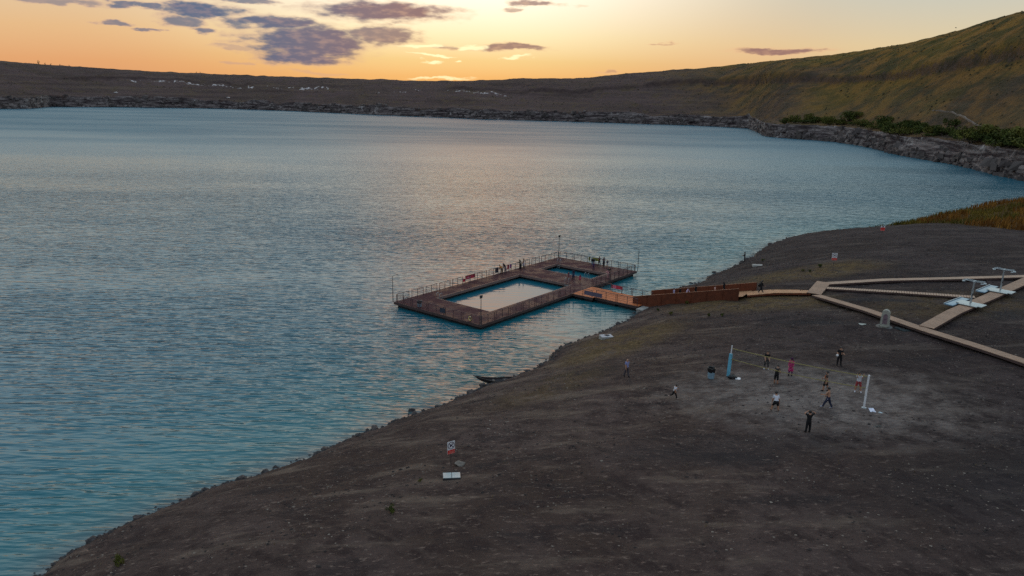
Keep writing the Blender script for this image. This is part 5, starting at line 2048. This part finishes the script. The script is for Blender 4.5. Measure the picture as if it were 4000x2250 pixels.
# thicket along the top of the right hand cliffs
k = 0
rows = []
for az, s, w in [(19.6, 20, 4.2), (20.1, 26, 4.6), (20.6, 22, 4.4), (21.1, 28, 5), (21.5, 20, 4.6), (22.0, 25, 5), (22.4, 19, 4.6), (22.8, 28, 5),
                 (23.2, 21, 4.4), (23.6, 27, 4.8), (24.0, 20, 4.2), (24.5, 26, 4.6), (24.9, 22, 5.2), (25.3, 18, 4.8), (25.7, 28, 5), (26.0, 20, 5.4),
                 (26.4, 14, 5.0), (26.6, 25, 5.4), (27.0, 19, 5.2), (27.3, 30, 4.4), (27.6, 24, 5.2), (28.0, 34, 4.4), (28.4, 28, 5.0), (28.9, 34, 4.2), (29.3, 30, 4.6), (29.8, 36, 4.0),
                 (30.2, 14, 4.8), (30.7, 18, 5.2), (31.1, 12, 5.0), (31.4, 24, 5.6), (31.8, 16, 5.4), (32.2, 27, 5.4), (32.5, 13, 5.2), (32.8, 21, 5.8), (33.2, 15, 5.2), (33.5, 27, 5.6),
                 (33.9, 19, 5.6), (34.2, 12, 5.0), (34.5, 25, 5.8), (34.9, 17, 5.4), (35.3, 22, 5.6), (35.7, 14, 5.2), (33.0, 34, 4.6), (34.0, 36, 4.8), (31.9, 35, 4.4)] + [(19.4 + .37 * j, 17 + (j * 13) % 29, 2.4 + (j * 7) % 5 * .35) for j in range(44)]:
    if k % 7 == 5:
        k += 1
        continue
    s = s + 9.0 * math.sin(k * 5.1) * (1 if s > 18 else .3) + 4
    x, y, z = rim_z(az, s)
    zone = ('left end of the cliff top thicket' if az < 24 else 'middle of the cliff top thicket' if az < 30 else 'right end of the cliff top thicket')
    dk = ('tall bushy ' if w > 5.1 else 'bushy ' if w > 3.9 else 'low ') + ('dark green shrub' if k % 2 == 0 else 'olive green shrub')
    shrub((x, y, z - .3), w * 1.45 * (1 + .2 * math.sin(k * 3.7)), w * 1.2 * (1 + .40 * math.sin(k * 2.3)), k * 1.3, dk + ' at the ' + zone, dk + 's at the ' + zone, k)
    k += 1
# low scrub dotted over the slopes: far too many and small to count
pts = []
for _ in range(5200):
    az = rn.uniform(-36, 37)
    s = rn.uniform(14, 300)
    if az < 12 and rn.random() < .55:
        continue
    if vnoise(az * 1.4, s / 22.0, 17) < -.05:
        continue
    pts.append((az, s))
pa = np.array(pts)
X_, Y_, Z_ = rim_point(pa[:, 0], pa[:, 1])
n = len(pa)
size = rn.uniform(.35, 1.15, n)
base = np.array([(1, 0, .15), (.3, .95, .1), (-.8, .6, .2), (-.8, -.6, .1), (.3, -.95, .2), (.1, .1, 1.0)])
FF = np.array([(0, 1, 5), (1, 2, 5), (2, 3, 5), (3, 4, 5), (4, 0, 5)])
Vv = base[None] * (1 + rn.uniform(-.35, .35, (n, 6, 1))) * size[:, None, None] * np.array([1, 1, .8])
Vv = Vv + np.stack([X_, Y_, Z_ - .1], -1)[:, None]
sc = link_mesh('hillside_scrub', np_mesh('hillside_scrub', Vv.reshape(-1, 3), (FF[None] + (np.arange(n) * 6)[:, None, None]).reshape(-1, 3),
                                         leaf_mat('scrub', (.020, .020, .011), (.045, .040, .016), .1), smooth=False))
tag(sc, 'dark low scrub dotted over the crater slopes', kind='stuff')

# boulders fallen below the cliffs on the right shore, uncountable
pts = []
for _ in range(1500):
    pts.append((rn.uniform(-36, 37), rn.normal(2.0, 3.0)))
pa = np.array(pts)
X_, Y_, Z_ = rim_point(pa[:, 0], np.maximum(pa[:, 1], -1.0))
n = len(pa)
size = np.abs(rn.normal(.5, .75, n)) + .25
b8 = np.array([(-1, -1, -1), (1, -1, -1), (1, 1, -1), (-1, 1, -1), (-.8, -.8, .9), (.8, -.8, .7), (.8, .8, 1), (-.8, .8, .8)])
F8 = np.array([(0, 3, 2, 1), (4, 5, 6, 7), (0, 1, 5, 4), (1, 2, 6, 5), (2, 3, 7, 6), (3, 0, 4, 7)])
Vv = b8[None] * (1 + rn.uniform(-.4, .4, (n, 8, 1))) * size[:, None, None] * np.array([1.0, 1.0, .75])
ang = rn.uniform(0, 6.28, n)
c_, s_ = np.cos(ang)[:, None], np.sin(ang)[:, None]
Vr = np.stack([Vv[..., 0] * c_ - Vv[..., 1] * s_, Vv[..., 0] * s_ + Vv[..., 1] * c_, Vv[..., 2]], -1) + np.stack([X_, Y_, np.maximum(Z_, 0)], -1)[:, None]
sc = link_mesh('cliff_rubble', np_mesh('cliff_rubble', Vr.reshape(-1, 3), (F8[None] + (np.arange(n) * 8)[:, None, None]).reshape(-1, 4),
                                       mat('cliff_rubble', (.075, .062, .060), .9, .6, .05), smooth=False))
tag(sc, 'broken rock blocks along the foot and face of the lake cliffs', kind='stuff')


# reeds and dry grass on the dune: stuff
def blades(name, X, Y, hgt, wid, m, label, lean=.35):
    n = len(X)
    z = ground_z(X, Y)
    a = rn.uniform(0, 6.28, n)
    H = hgt * rn.uniform(.5, 1.25, n)
    lx, ly = np.cos(a) * H * lean * rn.random(n), np.sin(a) * H * lean * rn.random(n)
    px, py = -np.sin(a) * wid, np.cos(a) * wid
    V = np.stack([np.stack([X - px, Y - py, z - .03], -1), np.stack([X + px, Y + py, z - .03], -1),
                  np.stack([X + lx * .5 + px * .6, Y + ly * .5 + py * .6, z + H * .65], -1),
                  np.stack([X + lx, Y + ly, z + H], -1)], 1).reshape(-1, 3)
    F = np.arange(n * 4).reshape(-1, 4)
    return tag(link_mesh(name, np_mesh(name, V, F, m, smooth=False)), label, kind='stuff')


n = 60000
X = rn.uniform(84, 190, n)
Y = rn.uniform(110, 230, n)
dd = shore_dist(X, Y)
qq = (X - 97) * .90 + (Y - 152) * .436 + 2.0 * vnoise(X / 6.0, Y / 6.0, 6)
ok = (qq > 0.3) & (dd > .5) & (rn.random(n) < .45 + .55 * (vnoise(X / 4, Y / 4, 3) > -.3))
M_REED = leaf_mat('dry_reed', (.12, .050, .012), (.24, .115, .022), .25)
M_REEDG = leaf_mat('green_reed', (.070, .064, .012), (.16, .11, .02), .25)
X, Y = X[ok], Y[ok]
cut = vnoise(X / 7.0, Y / 7.0, 15) > .15
blades('dune_reeds', X[~cut], Y[~cut], 1.3, .13, M_REED, 'rusty brown dry reeds covering the dune at the right')
blades('dune_grass', X[cut], Y[cut], 1.0, .13, M_REEDG, 'olive grass growing among the reeds on the dune')

# thin dry straw on the beach, denser in the yellow patches
n = 60000
X = rn.uniform(-30, 75, n)
Y = rn.uniform(38, 140, n)
dd = shore_dist(X, Y)
pat = np.zeros(n)
for x0, y0, rx_, ry_ in ((32, 95, 13, 8), (12, 82, 11, 9), (46, 110, 15, 8), (56, 88, 14, 8), (3, 68, 9, 8)):
    pat = np.maximum(pat, np.clip(1.3 - np.hypot((X - x0) / rx_, (Y - y0) / ry_), 0, 1))
cl = np.clip(vnoise(X / 2.2, Y / 2.2, 33) * .8 + vnoise(X / 7, Y / 7, 35) * .6, 0, 1)
court = np.hypot((X - 26) / 11, (Y - 60) / 8) < 1
ok = (dd > 1.5) & (rn.random(n) < (.10 + .75 * pat) * (.15 + cl)) & ~court
blades('beach_straw', X[ok], Y[ok], .17, .022, leaf_mat('straw', (.11, .08, .032), (.19, .145, .075), .3), 'thin dry straw growing in patches on the beach', 1.2)

# single green weeds on the beach
weeds = [(-7.28, 41.55, .50, 'leafy green weed on the bare slope below the near warning sign'), (-23.79, 39.52, .62, 'round green weed near the bottom left corner'),
         (20.57, 100.2, .42, 'green weed just below the concrete abutment'), (21.3, 95.2, .45, 'green weed below the rusty ramp, leftmost of the row'),
         (25.1, 90.5, .45, 'green weed below the rusty ramp, middle of the row'), (26.5, 89.5, .42, 'green weed below the rusty ramp, rightmost of the row'),
         (24.9, 102.0, .55, 'green weed growing against the foot of the rusty ramp'), (48.66, 114.7, .62, 'dark round bush beside the sign beyond the boardwalk fork'),
         (45.5, 113.5, .40, 'small weed left of the dark round bush'), (46.2, 112.3, .40, 'small weed just in front of the dark round bush'),
         (45.1, 130.9, .5, 'green weed near the far waterline slab'), (-6.1, 46.4, .26, 'tiny green weed left of the zinc cover')]
for k, (x, y, s, lb) in enumerate(weeds):
    shrub(ground_pt(x, y, -.02), s * .75, s, k * 1.1, lb, 'weeds on the beach', k, 'weed')

# ================================================================== far away things
def vehicle(az, s, rz, label, col_, hgt=1.6, ln=4.4):
    x, y, z = rim_z(az, s)
    o = tag(empty('parked_car', (x, y, z + .1), rz), label, 'car')
    m = mat('car_paint_' + label[:5].replace(' ', '_'), col_, .35, .05)
    mb = MB()
    prof = [(-.5, .3), (-.5, .95), (-.42, 1.0), (-.30, 1.5), (.12, 1.52), (.28, 1.02), (.48, .9), (.5, .3)]
    mb.v = [(a * ln, yy, b * hgt / 1.5) for yy in (-.85, .85) for a, b in prof]
    k = len(prof)
    mb.f = [tuple(range(k)), tuple(reversed(range(k, 2 * k)))] + [(i, (i + 1) % k, (i + 1) % k + k, i + k) for i in range(k)]
    mb.build('body', m, o)
    for sx in (-.32, .30):
        for sy in (-.78, .78):
            MB().tube([(sx * ln, sy - .1, .33), (sx * ln, sy + .1, .33)], .33, 10).build('wheel', M_BLACK, o)
    for sy in (-.857, .845):
        MB().hexa([(-.36 * ln, sy, 1.05), (.20 * ln, sy, 1.05), (.20 * ln, sy + .012, 1.05), (-.36 * ln, sy + .012, 1.05)],
                  [(-.29 * ln, sy, 1.42), (.10 * ln, sy, 1.42), (.10 * ln, sy + .012, 1.42), (-.29 * ln, sy + .012, 1.42)]).build('window', M_DARKST, o)
    return o


vehicle(-27.6, 46, .1, 'white car parked on the far left bench above the lake', (.75, .75, .76))
vehicle(-20.6, 46, .15, 'white car parked farther right on the far bench above the lake', (.72, .72, .73))
vehicle(20.3, 40, .5, 'white van parked above the left end of the cliff top thicket', (.8, .8, .8), 2.0, 4.8)


def tree(az, s, hgt, label):
    x, y, z = rim_z(az, s)
    o = tag(empty('tree', (x, y, z - .3)), label, 'tree', 'small trees on the left skyline')
    MB().tube([(0, 0, 0), (0, 0, hgt * .6)], [.3, .12], 6).build('trunk', mat('bark', (.05, .038, .03), .9), o)
    lob = [(rn.normal(0, hgt * .12), rn.normal(0, hgt * .12), hgt * f, hgt * .24 * (1.2 - f), hgt * .24 * (1.2 - f), hgt * .16) for f in (.35, .5, .65, .8, .92)]
    V, F = leaf_cloud(lob, 240, hgt * .05)
    link_mesh('crown', np_mesh('crown', V, F, M_LEAF[0], smooth=False), o)


for k, (az, hgt, lb) in enumerate([(-31.75, 7, 'tallest of the small trees on the left skyline'), (-31.4, 4.5, 'small tree just right of the tallest one on the left skyline'),
                                   (-31.1, 4, 'third small tree from the left on the skyline'), (-30.6, 3.2, 'fourth small tree from the left on the skyline'),
                                   (-30.1, 2.6, 'fifth and lowest tree of the left skyline row'), (-22.55, 3.6, 'lone bushy tree farther right on the left skyline'),
                                   (-22.3, 3.0, 'small tree touching the lone bushy one on the left skyline')]):
    tree(az, 318, hgt, lb)

# worn track on the right slope
tr = []
for az, s in [(28.6, 78), (29.6, 74), (30.4, 66), (31.2, 58), (32.0, 56), (32.9, 55), (33.8, 50), (35.2, 48), (37, 46)]:
    tr.append(rim_z(az, s))
Q = [Vector(p) for p in tr]
mb = MB()
fine_ = resample(Q, 4.0)
zf = []
for p in fine_:
    az = math.degrees(math.atan2(p.x, p.y))
    rr0 = math.hypot(p.x, p.y)
    sv_ = np.linspace(20, 110, 91)
    x3, y3, z3 = rim_point(np.full(91, az), sv_)
    zf.append(float(z3[np.argmin(np.abs(np.hypot(x3, y3) - rr0))]))
for i in range(len(fine_) - 1):
    a, b = fine_[i], fine_[i + 1]
    d = (b - a).normalized()
    s = Vector((d.y, -d.x, 0)) * .7
    A0, B0 = Vector((a.x, a.y, zf[i] + .15)), Vector((b.x, b.y, zf[i + 1] + .15))
    mb.hexa([A0 - s - Vector((0, 0, 1.2)), A0 + s - Vector((0, 0, 1.2)), B0 + s - Vector((0, 0, 1.2)), B0 - s - Vector((0, 0, 1.2))], [A0 - s, A0 + s, B0 + s, B0 - s])
tag(mb.build('hill_path', mat('pale_track', (.15, .12, .10), .95, .3, .1)), 'pale worn path on the right slope', kind='structure')

# soaring bird
bd = tag(empty('bird', (262, 470, 73.5), .5), 'small bird flying above the right skyline', 'bird')
lump(MB(), (0, 0, 0), .16, .55, .14, 8, 2, .05).build('body', M_DARKST, bd)
for s in (-1, 1):
    MB().hexa([(0, -.2, .02), (s * .9, -.1, .35), (s * .9, .12, .35), (0, .22, .02)], [(0, -.2, .06), (s * .9, -.1, .38), (s * .9, .12, .38), (0, .22, .06)]).build('wing', M_DARKST, bd)
